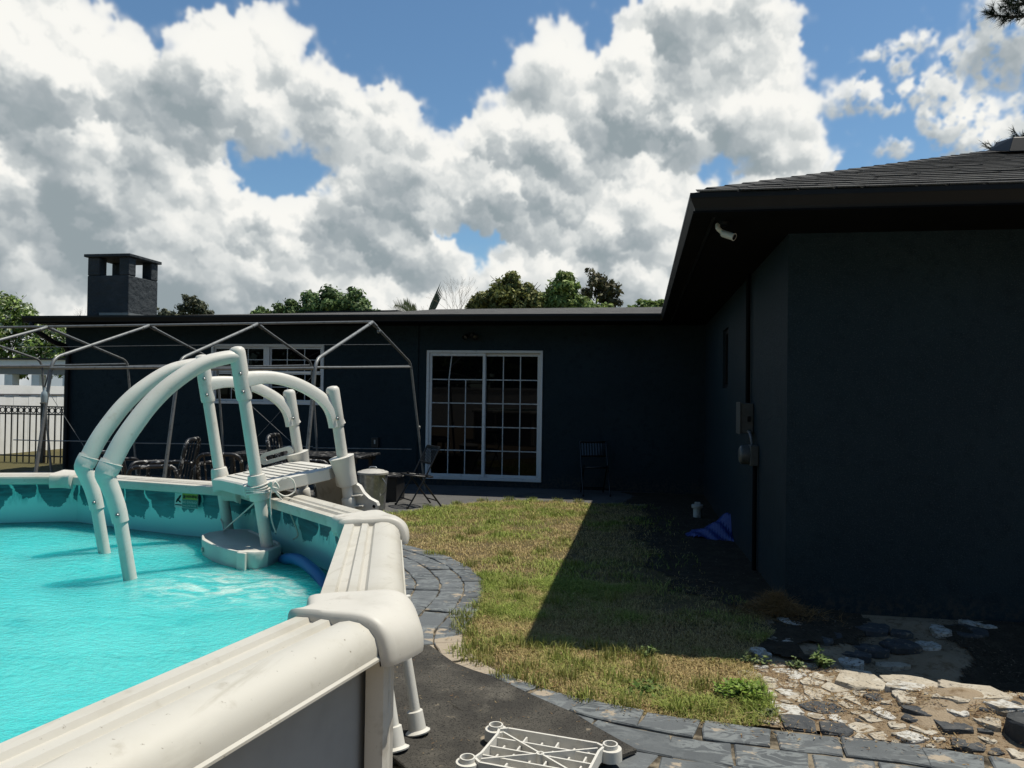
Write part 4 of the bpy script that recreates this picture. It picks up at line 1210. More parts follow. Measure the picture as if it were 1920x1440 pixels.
wall_text('SHALLOW WATER', .0105, sx_ + .1025, .105, 'labelwhite')
tri = MB(); q0, q1, q2 = on_wall(sx_ + .056, .068, .004), on_wall(sx_ + .074, .068, .004), on_wall(sx_ + .065, .048, .004)
tri.add([q0, q1, q2, q0 - nin * .001, q1 - nin * .001, q2 - nin * .001], [(0, 1, 2), (5, 4, 3), (0, 3, 4, 1), (1, 4, 5, 2), (2, 5, 3, 0)]); tri.build('hazard_triangle', M['labelblack'], sticker)
dvp = MB()
dvp.tube([on_wall(sx_ + .040, .055, .003), on_wall(sx_ + .022, .078, .003), on_wall(sx_ + .012, .090, .003)], [.004, .006, .003], 6)
dvp.tube([on_wall(sx_ + .024, .078, .003), on_wall(sx_ + .040, .090, .003)], .003, 6)
dvp.tube([on_wall(sx_ + .006, .104, .003), on_wall(sx_ + .048, .104, .003)], .0025, 6)
dvp.build('diver_symbol', M['labelblack'], sticker)

# ================================================================== POOL LADDER
LO = Vector((-1.66056, 3.14736, 1.08053))
Ll = Vector((0.675204, 0.720393, 0.158532)); Lw_ = Vector((0.725776, -0.687204, 0.031603)); Lp = Vector((-0.131710, -0.093720, 0.986848))
LW = .555
def lp(l, p, s=0): return LO + Ll * l + Lp * p - Lw_ * (LW * s)
lad = thing('pool_ladder', (LO.x + .15, LO.y + .3, 0), 'white plastic A-frame ladder with curved handrails straddling the pool rail', 'pool ladder')
mL = M['ladder']
HR = [(-.0, .572), (-.05, .578), (-.16, .560), (-.285, .497), (-.375, .430), (-.445, .360), (-.505, .290), (-.558, .212), (-.580, .178)]
for s in (0, 1):
    MB().tube([lp(0, -.95, s), lp(0, .40, s)], .0265, 16).build('post', mL, lad, smooth=50)
    o = MB().lathe([(.031, 0), (.034, .012), (.034, .20), (.0335, .214), (.030, .226), (.020, .234), (.006, .237)], 18, lp(0, .385, s), Lp).build('post_sleeve', mL, lad, smooth=50)
    MB().tube([lp(.413, -.55, s), lp(.413, .22, s)], .0255, 16).build('post', mL, lad, smooth=50)
    MB().lathe([(.029, 0), (.032, .01), (.0315, .17), (.030, .180), (.022, .190), (.006, .193)], 18, lp(.413, .195, s), Lp).build('post_sleeve', mL, lad, smooth=50)
    # big handrail
    path = bez([lp(l, p, s) for l, p in HR], 5)
    hr = MB().tube(path, [.034 + .009 * sstep(.0, .65, k / len(path)) for k in range(len(path))], 18, flat=.86).build('handrail', mL, lad, smooth=60)
    el_ = bez([lp(-.552, .222, s), lp(-.580, .178, s), lp(-.578, .150, s), lp(-.566, .09, s), lp(-.558, .03, s), lp(-.556, -.02, s)], 4)
    MB().tube(el_, [.0420, .0430, .0432, .0425, .041, .0385, .036, .036, .035, .034, .0335, .033, .0325, .032, .032, .032, .0315, .0315, .031, .031, .031][:len(el_)], 18).build('handrail_elbow', mL, lad, smooth=60)
    sd_ = (lp(-.580, .178, s) - lp(-.505, .29, s)).normalized()
    MB().lathe([(.0415, -.003), (.0442, -.001), (.0442, .001), (.0415, .003)], 20, lp(-.556, .215, s), sd_ + Lp * -.25, capb=False, capt=False).build('seam_ring', mL, lad, smooth=60)
    MB().tube([lp(-.556, -.015, s), lp(-.553, -.95, s)], .0255, 16).build('handrail_leg', mL, lad, smooth=50)
    for l, p in ((0.0, .50), (0, .42), (.413, .235), (-.556, .012)):
        q = lp(l, p, s) + Lw_ * .031 - Ll * .012
        MB().lathe([(.0075, 0), (.0075, .006), (.004, .009)], 10, q, Lw_ * 1 - Ll * .35).build('screw', M['screw'], lad, smooth=50)
    # top rail from front post to rear post
    TR = [(.0, .472), (.07, .474), (.15, .462), (.24, .425), (.32, .37), (.37, .318), (.398, .265), (.412, .20)]
    path = bez([lp(l, p, s) for l, p in TR], 4)
    ring = []
    nP = len(path)
    rings = []
    for k, q in enumerate(path):
        t = (path[min(k + 1, nP - 1)] - path[max(k - 1, 0)]).normalized()
        nn = Lw_.cross(t).normalized()
        f = k / (nP - 1)
        hw = .024 + .004 * math.cos(f * 6.28); hh = .026 + .012 * (abs(f - .5) * 2) ** 3
        rings.append([q + Lw_ * (hw * cx_) + nn * (hh * cz_) for cx_, cz_ in ((-1, -.9), (-.75, -1), (.75, -1), (1, -.9), (1.05, .1), (.8, .75), (.45, 1), (-.45, 1), (-.8, .75), (-1.05, .1))])
    MB().loft(rings).build('arm_rail', mL, lad, smooth=40)
    # collars that carry the platform
    MB().lathe([(.040, -.055), (.043, -.05), (.041, .02), (.037, .055), (.034, .057)], 18, lp(0, -.005, s), Lp).build('collar', mL, lad, smooth=45)
    MB().lathe([(.036, -.09), (.044, -.088), (.050, -.02), (.058, .045), (.060, .050), (.052, .052)], 18, lp(.413, .0, s), Lp + Ll * (-.10)).build('collar', mL, lad, smooth=45)
    MB().lathe([(.030, 0), (.033, .004), (.033, .05), (.030, .054)], 16, lp(.413, -.20, s), Lp).build('collar', mL, lad, smooth=45)
    MB().lathe([(.030, 0), (.033, .004), (.033, .04), (.030, .044)], 16, lp(.413, -.34, s), Lp).build('collar', mL, lad, smooth=45)
# platform tread between the posts
pl = MB()
def lq(l, w, p): return LO + Ll * l + Lw_ * w + Lp * p
PC = [(-.045, -LW + .045), (.0, -LW + .02), (.34, -LW + .02), (.395, -LW + .075), (.395, -.075), (.34, -.02), (.0, -.02), (-.045, -.045), (-.03, -.12), (-.03, -LW + .12)]
rings = []
for p_, k_ in ((-.048, .0), (-.045, .004), (.004, .004), (.010, -.004)):
    cl_, cw_ = .175, -LW / 2
    rings.append([lq(l + (k_ if l > cl_ else -k_), w + (k_ if w > cw_ else -k_), p_) for l, w in PC])
pl.loft(rings)
plat = pl.build('platform', mL, lad, smooth=30)
tr = MB()
for i in range(9):
    l0 = .02 + i * .040
    tr.bar(lq(l0, -.06, .0115), lq(l0, -LW + .06, .0115), .010, .006, Lp)
tr.build('tread_ribs', mL, plat)
# step block standing half in the water below the front posts
st_ = MB()
SP = [(-2.035, 3.325), (-2.045, 3.40), (-1.985, 3.50), (-1.90, 3.52), (-1.60, 3.245), (-1.555, 3.17), (-1.560, 3.06), (-1.60, 3.02), (-1.665, 3.01), (-1.76, 3.055), (-1.87, 3.13), (-1.97, 3.22)]
scx, scy = -1.80, 3.25
rings = []
for z_, k_ in ((.35, .90), (.76, .97), (.808, 1.0), (.818, .985), (.820, .95), (.812, .90), (.811, .5)):
    rings.append([(scx + (x - scx) * k_, scy + (y - scy) * k_, z_) for x, y in SP])
st_.loft(rings)
step = st_.build('step_block', mL, lad, smooth=38)
MB().lathe([(.012, 0), (.012, .004), (.005, .006)], 10, (-1.955, 3.205, .775), (-.6, -.8, 0)).build('screw', M['screw'], step)
cov = MB(); cov.box((-1.655, 3.008, .765), (.045, .014, .105), (Vector((.98, -.2, 0)), Vector((.2, .98, 0)), Vector((0, 0, 1)))); cov.build('post_cover', mL, step, bevel=.004)
# lower treads, lying under water
for d_ in (-.55, -.78):
    MB().box(lq(-.30, -LW / 2, d_), (.24, LW + .02, .04), (Ll, Lw_, Lp)).build('lower_tread', mL, lad, bevel=.01)
# latch arm with slot by the far rear post
lat = MB()
ca = lp(.40, .045, 1)
out = []; inn = []
for k in range(24):
    a = 2 * math.pi * k / 24
    ex = math.copysign(1, math.cos(a)) * .055 if abs(math.cos(a)) > .05 else 0
    out.append((math.cos(a) * .030 + ex - .085, math.sin(a) * .032)); inn.append((math.cos(a) * .012 + ex * .85 - .085, math.sin(a) * .012))
lu = (Ll + Lw_).normalized()
def lt(u, v, w): return ca + lu * (u * 1.15) + Lp * (v + .18 * u + .02) + (Ll - Lw_).normalized() * (w - .02)
rings = [[lt(u, v, -.006) for u, v in out], [lt(u, v, .012) for u, v in out], [lt(u, v, .012) for u, v in inn], [lt(u, v, -.006) for u, v in inn], [lt(u, v, -.006) for u, v in out]]
lat.loft(rings, capa=False, capb=False)
lat.build('latch_arm', mL, lad, smooth=40)
# outside gate: shield board between the rear legs and a curved lock fin
MB().box(lq(.46, -LW / 2 + .02, -.17), (.012, LW - .10, .20), (Ll, Lw_, Lp)).build('shield_board', mat('weathered_board', (0.30, 0.265, 0.205), 0.7, var=[(18, 5, (0.22, 0.18, 0.13), .5, .7)]), lad, bevel=.004)
MB().box(lq(.455, -.14, -.07), (.03, .12, .10), (Ll, Lw_, Lp)).build('bracket', mL, lad, bevel=.02)
fin = MB()
FP = [(.0, .10), (.06, .115), (.10, .09), (.13, .03), (.18, -.02), (.245, -.055), (.255, -.085), (.235, -.12), (.19, -.16), (.15, -.21), (.12, -.26), (.06, -.26), (.0, -.25), (.0, -.05)]
for w0 in (0,):
    rings = []
    for t_, k_ in ((-.012, .98), (-.006, 1), (.006, 1), (.012, .98)):
        rings.append([lp(.445, -.150) + (Ll * .55 + Lw_ * .85).normalized() * (u * .56 * k_ - .015) + Lp * (v * .58 * k_) + (Ll * .85 - Lw_ * .55).normalized() * t_ for u, v in FP])
    fin.loft(rings)
fino = fin.build('lock_fin', mL, lad, smooth=40)
fd = (Ll * .55 + Lw_ * .85).normalized(); fn = (Ll * .85 - Lw_ * .55).normalized()
MB().lathe([(.008, -.0135), (.008, .0135)], 14, lp(.445, -.150) + fd * .105 + Lp * -.05, fn).build('pin_hole', M['lens'], fino)
for v in (.01, -.04, -.11):
    MB().box(lp(.445, -.150) + fd * .02 + Lp * v - fn * .022, (.075, .03, .006), (fd, fn, Lp)).build('rib', mL, fino)

# rope tied to the ladder
rp_ = thing('rope', tuple(lp(0, -.02)), 'thin white rope knotted round the ladder post and hanging down', 'rope')
mb = MB()
for k in range(4):
    ring = [lp(0, .005 - k * .010) + (Ll * math.cos(t) + Lw_ * math.sin(t)) * (.046 + .002 * k) + Lp * (.004 * math.sin(2 * t + k)) for t in np.linspace(0, 2 * math.pi, 20)]
    mb.tube(ring, .0042, 6)
mb.build('coil', M['rope'], rp_, smooth=60)
K = lp(0, -.01) + Lw_ * .055 + Ll * .04
mb = MB()
mb.tube(bez([K, K + Lp * .02 + Ll * .02, K + Ll * .03 - Lp * .01, K + Lp * .01 - Ll * .01, K + Lw_ * .01 + Lp * .025, K], 6), .005, 6)
mb.build('knot', M['rope'], rp_, smooth=60)
def hang(pts): return MB().tube(bez(pts, 8), .0036, 6).build('strand', M['rope'], rp_, smooth=60)
hang([lp(0, -.03) + Ll * .045 - Lw_ * .01, lp(-.03, -.12, .25), lp(-.07, -.20, .55), lp(-.05, -.238, .8), lp(-.03, -.225, .95), lp(0, -.20, 1) - Ll * .03])
hang([K, K - Lp * .05 + Ll * .03, K - Lp * .10 + Ll * .055, K - Lp * .17 + Ll * .075, K - Lp * .235 + Ll * .085, K - Lp * .25 + Ll * .06])
hang([K, K - Lp * .06 - Ll * .015, K - Lp * .14 - Ll * .02, K - Lp * .20 - Ll * .01])
hang([K, K + Lp * .03 + Ll * .06, K + Lp * .01 + Ll * .10, K - Lp * .04 + Ll * .10, K - Lp * .05 + Ll * .05, K])

# floating blue hose in the shade of the rail
hz_ = MB().tube(bez([(-1.70, 3.24, .72), (-1.58, 3.20, .745), (-1.50, 3.12, .775), (-1.42, 3.05, .790), (-1.33, 2.96, .785), (-1.25, 2.88, .765), (-1.19, 2.80, .735), (-1.15, 2.70, .70)], 8), .024, 12)
o = hz_.build('pool_hose', M['bluefoam'], None, smooth=60)
tag(o, 'thick blue hose floating along the pool wall below the ladder', 'hose')

# ================================================================== CANOPY FRAME
GZ = -0.092
can = thing('canopy_frame', (-3.62, 9.95, GZ), 'bare galvanised steel canopy frame of gabled arches standing on the patio', 'canopy frame')
AX = [-3.62, -5.30, -6.97, -8.62, -10.28]
def fillet(pts, r=.10):
    out = [Vector(pts[0])]
    for a, b, c_ in zip(pts, pts[1:], pts[2:]):
        a, b, c_ = Vector(a), Vector(b), Vector(c_)
        d0, d1 = (a - b).normalized(), (c_ - b).normalized()
        p0, p1 = b + d0 * r, b + d1 * r
        for k in range(5):
            t = k / 4
            out.append((p0 * (1 - t) + b * t) * (1 - t) + (b * (1 - t) + p1 * t) * t)
    out.append(Vector(pts[-1]))
    return out
for i, x in enumerate(AX):
    dxn, dxf = (-.06, .22) if i == 0 else (-.10, .10)
    pk = 2.455 - .02 * i
    MB().tube(fillet([(x + dxn, 7.93, GZ), (x, 8.14, 1.86), (x, 9.95, pk)], .12), .021, 10).build('pole', M['galvdull'], can, smooth=50)
    MB().tube(fillet([(x, 9.95, pk), (x, 11.74, 1.98), (x + dxf, 11.93, GZ)], .12), .019, 10).build('pole', M['galvdull'], can, smooth=50)
    MB().tube([(x, 9.80, pk - .048), (x, 9.95, pk + .003), (x, 10.10, pk - .038)], .026, 10).build('joint', M['galvdull'], can, smooth=50)
    if i < 4:
        MB().tube([(x, 9.95, pk + .01), (AX[i + 1], 9.95, pk - .01)], .018, 10).build('ridge_rail', M['galvdull'], can, smooth=50)
        MB().tube([(x - .01, 8.12, 1.765), (AX[i + 1] - .01, 8.12, 1.74)], .018, 10).build('eave_rail', M['galvdull'], can, smooth=50)
        MB().tube([(x, 11.76, 1.93), (AX[i + 1], 11.76, 1.89)], .018, 10).build('eave_rail', M['galvdull'], can, smooth=50)
        MB().tube([(x, 11.86, .60), (AX[i + 1], 11.86, .58)], .009, 8).build('wall_rail', M['galvdull'], can, smooth=50)
MB().tube([(AX[0], 8.15, 1.775), (AX[0], 11.76, 1.915)], .016, 10).build('gable_tie', M['galvdull'], can, smooth=50)
MB().tube([(-10.9, 11.86, .58), (-10.28, 11.86, .58)], .009, 8).build('wall_rail', M['galvdull'], can, smooth=50)
for a, b in (((-6.97, 11.78, 1.75), (-5.0, 11.9, .1)), ((-5.30, 11.78, 1.75), (-6.9, 11.9, .1)), ((-10.28, 11.78, 1.6), (-9.2, 11.9, .05)), ((-6.97, 10.9, 2.2), (-10.28, 10.9, 2.15)), ((-3.62, 10.9, 2.22), (-6.97, 10.9, 2.2))):
    MB().tube([a, b], .0045, 6).build('brace_wire', M['galvdull'], can)
for q in ((-3.62, 10.22, 2.36), (-3.50, 11.86, .95), (-8.62, 8.15, 1.87), (-10.28, 11.74, 1.86)):
    MB().lathe([(.012, -.03), (.024, -.02), (.024, .02), (.012, .03)], 10, q).build('clamp', M['galvdull'], can, smooth=50)

# small hanging bottle on the third near leg
hb = thing('hanging_bottle', (-6.99, 8.10, 1.30), 'small clear-white bottle hanging by a strap from a canopy leg', 'bottle')
MB().lathe([(.012, 0), (.034, .01), (.038, .09), (.030, .13), (.014, .15), (.012, .19)], 14, (-6.97, 8.02, 1.32)).build('body', mat('bottle_plastic', (0.20, 0.25, 0.27), 0.2), hb, smooth=50)
MB().tube(bez([(-6.97, 8.02, 1.50), (-6.95, 8.03, 1.60), (-6.98, 8.09, 1.72)], 5), .008, 6).build('strap', M['blackmetal'], hb)

# ================================================================== PATIO FURNITURE
def patio_chair(label, loc, rot, high):
    t = thing('patio_chair', (0, 0, 0), label, 'chair', 'black tubular patio chairs')
    w = .33
    B = lambda mb, n: mb.build(n, M['peeling'], t, smooth=50)
    for s in (-1, 1):
        # sled leg and rounded arm in one bent tube
        B(MB().tube(fillet([(s * w, .30, .02), (s * w, -.30, .02), (s * w, -.32, .62), (s * w, .26, .64), (s * w, .30, .02)], .11), .026, 12), 'arm_frame')
    B(MB().tube(fillet([(-w + .05, .24, .36), (-w + .05, .36, high - .02), (w - .05, .36, high - .02), (w - .05, .24, .36)], .13), .025, 12), 'back_frame')
    for i in range(4):
        x = -w + .14 + i * (2 * w - .28) / 3
        B(MB().bar((x, .25, .40), (x, .355, high - .04), .02, .008, (0, 1, 0)), 'back_slat')
    for i in range(8):
        y = -.27 + i * .073
        B(MB().bar((-w, y, .385), (w, y, .385), .042, .010), 'seat_slat')
    B(MB().tube([(-w, -.29, .37), (w, -.29, .37)], .017, 8), 'seat_rail')
    B(MB().tube([(-w, .25, .37), (w, .25, .37)], .017, 8), 'seat_rail')
    t.location = loc; t.rotation_euler = (0, 0, rot)
    return t
for lb, lc, ro, hi in (('low black metal patio chair nearest the left end of the pool', (-6.75, 9.35, GZ), R(160), .78),
                       ('peeling black patio chair with tall arched back behind the ladder', (-6.05, 9.0, GZ), R(-75), .98),
                       ('black patio chair with rounded arm just left of the ladder posts', (-5.35, 9.35, GZ), R(190), .80),
                       ('black patio chair pulled up to the slatted table behind the ladder', (-4.55, 9.75, GZ), R(100), 1.02)):
    patio_chair(lb, lc, ro, hi)
# slatted table
tb = thing('patio_table', (-4.9, 10.75, GZ), 'long black slatted outdoor table set against the canopy', 'table')
for i in range(7):
    y = 10.36 + i * .13
    MB().span(-6.0, -3.92, y, y + .105, .555, .58).build('slat', M['peeling'], tb)
for x in (-5.9, -4.05):
    for y in (10.42, 11.16):
        MB().span(x - .025, x + .025, y - .025, y + .025, GZ, .553).build('leg', M['blackmetal'], tb)
MB().span(-5.95, -3.98, 10.40, 10.43, .48, .552).build('apron', M['blackmetal'], tb)
MB().span(-5.95, -3.98, 11.16, 11.19, .48, .552).build('apron', M['blackmetal'], tb)
# dark crate behind the can
cr_ = thing('storage_box', (-3.75, 10.9, GZ), 'low dark box standing behind the metal trash can', 'box')
MB().span(-4.05, -3.50, 10.75, 11.15, GZ, .26).build('body', M['blackmetal'], cr_, bevel=.01)
MB().span(-4.09, -3.46, 10.71, 11.19, .262, .29).build('lid', M['peeling'], cr_, bevel=.006)

# folding chair with perforated seat
def folding_chair(label, loc, rot, m, seatm):
    t = thing('folding_chair', (0, 0, 0), label, 'chair')
    w = .215
    for s in (-1, 1):
        MB().tube([(s * w, -.26, 0), (s * w, .0, .42), (s * w, .22, .84)], .012, 8).build('leg', m, t, smooth=50)     # front foot to backrest
        MB().tube([(s * (w - .03), .27, 0), (s * (w - .03), -.10, .47)], .012, 8).build('leg', m, t, smooth=50)
        MB().lathe([(.015, 0), (.015, .03)], 8, (s * w, -.26, 0)).build('foot_cap', m, t)
    MB().tube([(-w, -.19, .11), (w, -.19, .11)], .009, 8).build('cross_bar', m, t)
    MB().tube([(-w + .03, .20, .085), (w - .03, .20, .085)], .009, 8).build('cross_bar', m, t)
    # seat: rounded frame with slots
    fr_ = []
    for k in range(20):
        a = 2 * math.pi * k / 20
        q = (abs(math.cos(a)) ** 4 + abs(math.sin(a)) ** 4) ** (-1 / 4)
        fr_.append((math.cos(a) * q * .195, -.03 + math.sin(a) * q * .19, .435 + .02 * math.sin(a) * q * -1))
    MB().tube(fr_ + [fr_[0]], .013, 8).build('seat_frame', m, t, smooth=50)
    for i in range(10):
        x = -.165 + i * .0367
        MB().bar((x, -.21, .45), (x, .14, .42), .020, .006).build('seat_slat', seatm, t)
    bk = []
    for i in range(9):
        x = -.18 + i * .045
        MB().bar((x, .115, .62), (x, .205, .815), .022, .006, (0, 1, 0)).build('back_slat', seatm, t)
    MB().bar((-w, .215, .825), (w, .215, .825), .016, .05).build('back_rail', m, t, bevel=.006)
    MB().bar((-w, .105, .61), (w, .105, .61), .012, .03).build('back_rail', m, t, bevel=.004)
    t.location = loc; t.rotation_euler = (0, 0, rot)
    return t
folding_chair('black folding metal chair in sunlight in front of the sliding door', (-3.08, 10.47, GZ), R(-50), M['blackmetal'], M['blackmetal'])
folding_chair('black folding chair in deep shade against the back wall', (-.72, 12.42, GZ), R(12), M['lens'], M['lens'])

# galvanised trash can
tc_ = thing('trash_can', (-3.60, 10.02, GZ), 'small ribbed galvanised trash can with dull round lid', 'trash can')
mb = MB()
n = 48; rings = []
for z_, r_ in ((0, .165), (.02, .17), (.03, .168), (.47, .192), (.49, .196)):
    rings.append([(-3.60 + (r_ + (.006 if (k // 2) % 2 else 0) * (0 < z_ < .48)) * math.cos(2 * math.pi * k / n), 10.02 + (r_ + (.006 if (k // 2) % 2 else 0) * (0 < z_ < .48)) * math.sin(2 * math.pi * k / n), GZ + z_) for k in range(n)])
mb.loft(rings); mb.build('body', M['galv'], tc_, smooth=25)
lid = MB().lathe([(.207, -.02), (.212, -.018), (.212, .008), (.200, .016), (.18, .016), (.15, .034), (.08, .048), (.0, .052)], 32, (-3.60, 10.02, GZ + .50), capt=False).build('lid', M['canlid'], tc_, smooth=40)
MB().tube(bez([(-3.655, 10.02, GZ + .545), (-3.64, 10.02, GZ + .575), (-3.56, 10.02, GZ + .575), (-3.545, 10.02, GZ + .545)], 5), .008, 8).build('handle', M['galv'], lid, smooth=50)
MB().tube(bez([(-3.43, 9.92, GZ + .44), (-3.37, 9.90, GZ + .36), (-3.38, 9.90, GZ + .26), (-3.44, 9.92, GZ + .20)], 5), .005, 6).build('bail', M['galv'], tc_, smooth=50)

# ================================================================== WALL AND EAVE FITTINGS
eb = thing('electric_meter', (XW, 7.45, .95), 'grey electric box and round meter joined by conduit on the wing wall', 'electric meter')
bx = MB().span(XW - .115, XW - .002, 7.36, 7.62, 1.17, 1.45).build('box', M['greybox'], eb, bevel=.008)
MB().span(XW - .128, XW - .116, 7.35, 7.63, 1.16, 1.46).build('cover', M['greybox'], bx, bevel=.004)
MB().span(XW - .06, XW - .03, 7.345, 7.359, 1.28, 1.33).build('latch', M['trim'], bx)
MB().span(XW - .075, XW - .002, 7.02, 7.20, .90, 1.08).build('meter_socket', M['greybox'], eb, bevel=.008)
md = MB().lathe([(.085, .0), (.085, .06), (.078, .075), (.060, .085), (.0, .088)], 22, (XW - .076, 7.11, .99), (-1, 0, 0), capt=False).build('meter_glass', M['greybox'], eb, smooth=40)
MB().tube(bez([(XW - .05, 7.36, 1.19), (XW - .05, 7.26, 1.18), (XW - .05, 7.16, 1.14), (XW - .045, 7.13, 1.08)], 6), .013, 10).build('flex_conduit', mat('flex_grey', (0.11, 0.115, 0.12), .5), eb, smooth=50)
MB().tube([(XW - .03, 7.56, 1.45), (XW - .03, 7.60, HS)], .022, 10).build('conduit', M['soffit'], eb, smooth=50)
MB().tube([(XW - .03, 7.06, .90), (XW - .03, 7.06, -.05)], .020, 10).build('conduit', M['soffit'], eb, smooth=50)

sc_ = thing('security_camera', (.53, 5.32, HS), 'small white security camera hanging under the eave corner', 'security camera')
MB().lathe([(.045, 0), (.045, -.018), (.030, -.028)], 18, (.53, 5.32, HS - .001)).build('base', M['trim'], sc_, smooth=40)
MB().tube(bez([(.50, 5.30, HS - .02), (.50, 5.28, HS - .05), (.525, 5.28, HS - .075)], 5), .016, 10).build('bracket', M['camera'], sc_, smooth=50)
cb = Vector((.56, 5.26, HS - .10)); cd_ = Vector((.62, -.42, -.32)).normalized()
body_ = MB().lathe([(.0, -.045), (.020, -.043), (.024, -.032), (.024, .045), (.026, .047), (.026, .053), (.021, .053)], 18, cb, cd_).build('camera_body', M['camera'], sc_, smooth=40)
MB().lathe([(.0205, .0535), (.016, .0550), (.0, .0555)], 16, cb, cd_, capt=False).build('lens', M['lens'], body_)

wl = thing('wall_light', (-2.90, WB, 2.50), 'small dark twin-head floodlight above the sliding door', 'wall light')
MB().lathe([(.05, 0), (.05, .03), (.03, .05)], 16, (-2.90, WB - .001, 2.52), (0, -1, 0)).build('base', M['trim'], wl, smooth=40)
for s in (-1, 1):
    h = MB().lathe([(.02, -.06), (.045, -.02), (.05, .05), (.046, .05), (.04, .02)], 16, (-2.90 + s * .08, WB - .10, 2.49), Vector((s * .3, -.8, -.5))).build('lamp_head', M['trim'], wl, smooth=40)
    MB().lathe([(.036, .021), (.0, .030)], 14, (-2.90 + s * .08, WB - .10, 2.49), Vector((s * .3, -.8, -.5)), capt=False).build('bulb', M['bulb'], h)
ol = thing('outlet_box', (-4.61, WB, .60), 'black covered power outlet on the back wall beside the table', 'outlet')
MB().span(-4.675, -4.545, WB - .05, WB - .001, .53, .71).build('cover', M['blackmetal'], ol, bevel=.008)
MB().span(-4.625, -4.60, WB - .056, WB - .0505, .60, .67).build('socket_plate', M['camera'], ol)

# ================================================================== GROUND CLUTTER
# rubber mat with wavy edge
mt = MB()
MC = [(-1.52, 4.30), (-1.19, 4.31), (-.99, 4.085), (-.86, 4.00), (-.75, 3.925), (-.62, 3.80), (-.49, 3.675), (-.38, 3.59), (-.28, 3.53), (-.17, 3.41), (.0, 3.24)]
near = [(-.09, 3.13), (-.30, 2.93), (-.62, 2.62), (-.80, 2.80), (-1.05, 3.05), (-1.40, 3.36), (-1.75, 3.72)]
poly = MC + near
mo = MB()
cx = sum(q[0] for q in poly) / len(poly); cy = sum(q[1] for q in poly) / len(poly)
rg = []
for z_, k_ in ((.026, 1.0), (.040, 1.0), (.044, .992), (.041, .96), (.037, .6), (.036, .15)):
    rg.append([(cx + (x - cx) * k_, cy + (y - cy) * k_, z_ + (.006 * math.sin(14 * x + 9 * y) if k_ > .9 else 0) + .004 * math.sin(5 * x - 4 * y)) for x, y in poly])
mo.loft(rg)
o = mo.build('rubber_mat', M['mat'], None, smooth=40)
tag(o, 'worn black rubber mat lying on the walkway beside the pool', 'mat')

# upturned ladder step with its socket cups, on the mat
tray = thing('ladder_step', (-.375, 2.935, .05), 'upturned white plastic ladder step with ribs and four sockets on the mat', 'ladder step')
ux = Vector((.985, -.172, 0)).normalized(); uy = Vector((.172, .985, 0)).normalized(); TO = Vector((-.372, 3.00, .046))
def tp(u, v, z): return TO + ux * u + uy * v + Vector((0, 0, z))
TW, TH = .263, .165
ts = MB()
def wall_(mb, p, q, z0, z1, w=.006):
    a, b = Vector((p.x, p.y, (z0 + z1) / 2 + TO.z)), Vector((q.x, q.y, (z0 + z1) / 2 + TO.z))
    mb.bar(a, b, w, z1 - z0)
out = [(-.19, -TH), (.19, -TH), (TW - .04, -.135), (TW - .05, -.09), (TW - .05, .09), (TW - .04, .135), (.19, TH - .01), (-.19, TH - .01), (-TW + .04, .135), (-TW + .05, .09), (-TW + .05, -.09), (-TW + .04, -.135)]
ts.prism([(tp(u, v, 0).x, tp(u, v, 0).y) for u, v in out], TO.z, TO.z + .006)
ts.build('tread_plate', mL, tray)
sk = MB()
for (u0, v0), (u1, v1) in zip(out, out[1:] + out[:1]): wall_(sk, tp(u0, v0, 0), tp(u1, v1, 0), .004, .056, .010)
sk.build('skirt', mL, tray)
for v in (-.085, -.005, .075):
    r_ = MB(); wall_(r_, tp(-.21, v, 0), tp(.21, v, 0), .006, .046, .008); r_.build('rib', mL, tray)
for i in range(6):
    u = -.17 + i * .068
    for v0, v1 in ((-.16, -.09), (-.08, -.01), (.0, .07), (.08, .15)):
        r_ = MB(); wall_(r_, tp(u, v0, 0), tp(u, v1 - .01, 0), .006, .026 + .012 * ((i + int(v0 * 100)) % 2), .007); r_.build('rib', mL, tray)
for s in (-1, 1):
    r_ = MB(); wall_(r_, tp(-.20, -s * .125, 0), tp(.20, s * .125, 0), .006, .050, .008); r_.build('brace', mL, tray)
MB().lathe([(.016, .0), (.016, .052), (.010, .052), (.010, .03)], 14, tp(0, -.003, .0)).build('hub', mL, tray, smooth=40)
for u, v in ((-TW + .018, .155), (TW - .018, .155), (-TW + .018, -.155), (TW - .018, -.155)):
    c_ = MB().lathe([(.048, -.0), (.047, .02), (.045, .044), (.031, .046), (.030, .062), (.024, .062), (.024, .02), (.0, .02)], 22, tp(u, v, .0), capt=False).build('socket_cup', mL, tray, smooth=40)
lb_ = MB(); q = tp(.06, -TH - .0045, .026); lb_.box(q, (.22, .001, .030), (ux, uy, Vector((0, 0, 1)))); lo_ = lb_.build('warning_strip', M['labelwhite'], tray)
lb_ = MB(); q = tp(-.035, -TH - .0055, .032); lb_.box(q, (.07, .001, .014), (ux, uy, Vector((0, 0, 1)))); lb_.build('red_band', M['red'], lo_)

# detached leg section leaning by the pool wall
lg = thing('leg_section', (-.93, 3.12, .04), 'white tubular ladder legs with flared feet leaning by the pool wall', 'ladder legs')
for (bx_, by_, tx_, ty_) in ((-.965, 3.02, -1.16, 3.16), (-.925, 3.19, -1.10, 3.26)):
    b0, t0 = Vector((bx_, by_, .045)), Vector((tx_, ty_, .85))
    MB().tube([b0 + Vector((0, 0, .02)), t0], .022, 14).build('tube', mL, lg, smooth=50)
    MB().lathe([(.052, 0), (.054, .006), (.038, .016), (.035, .09), (.030, .094)], 18, b0, t0 - b0).build('flared_foot', mL, lg, smooth=45)
MB().bar((-1.05, 3.10, .60), (-.98, 3.22, .60), .02, .05).build('cross_piece', mL, lg, bevel=.005)

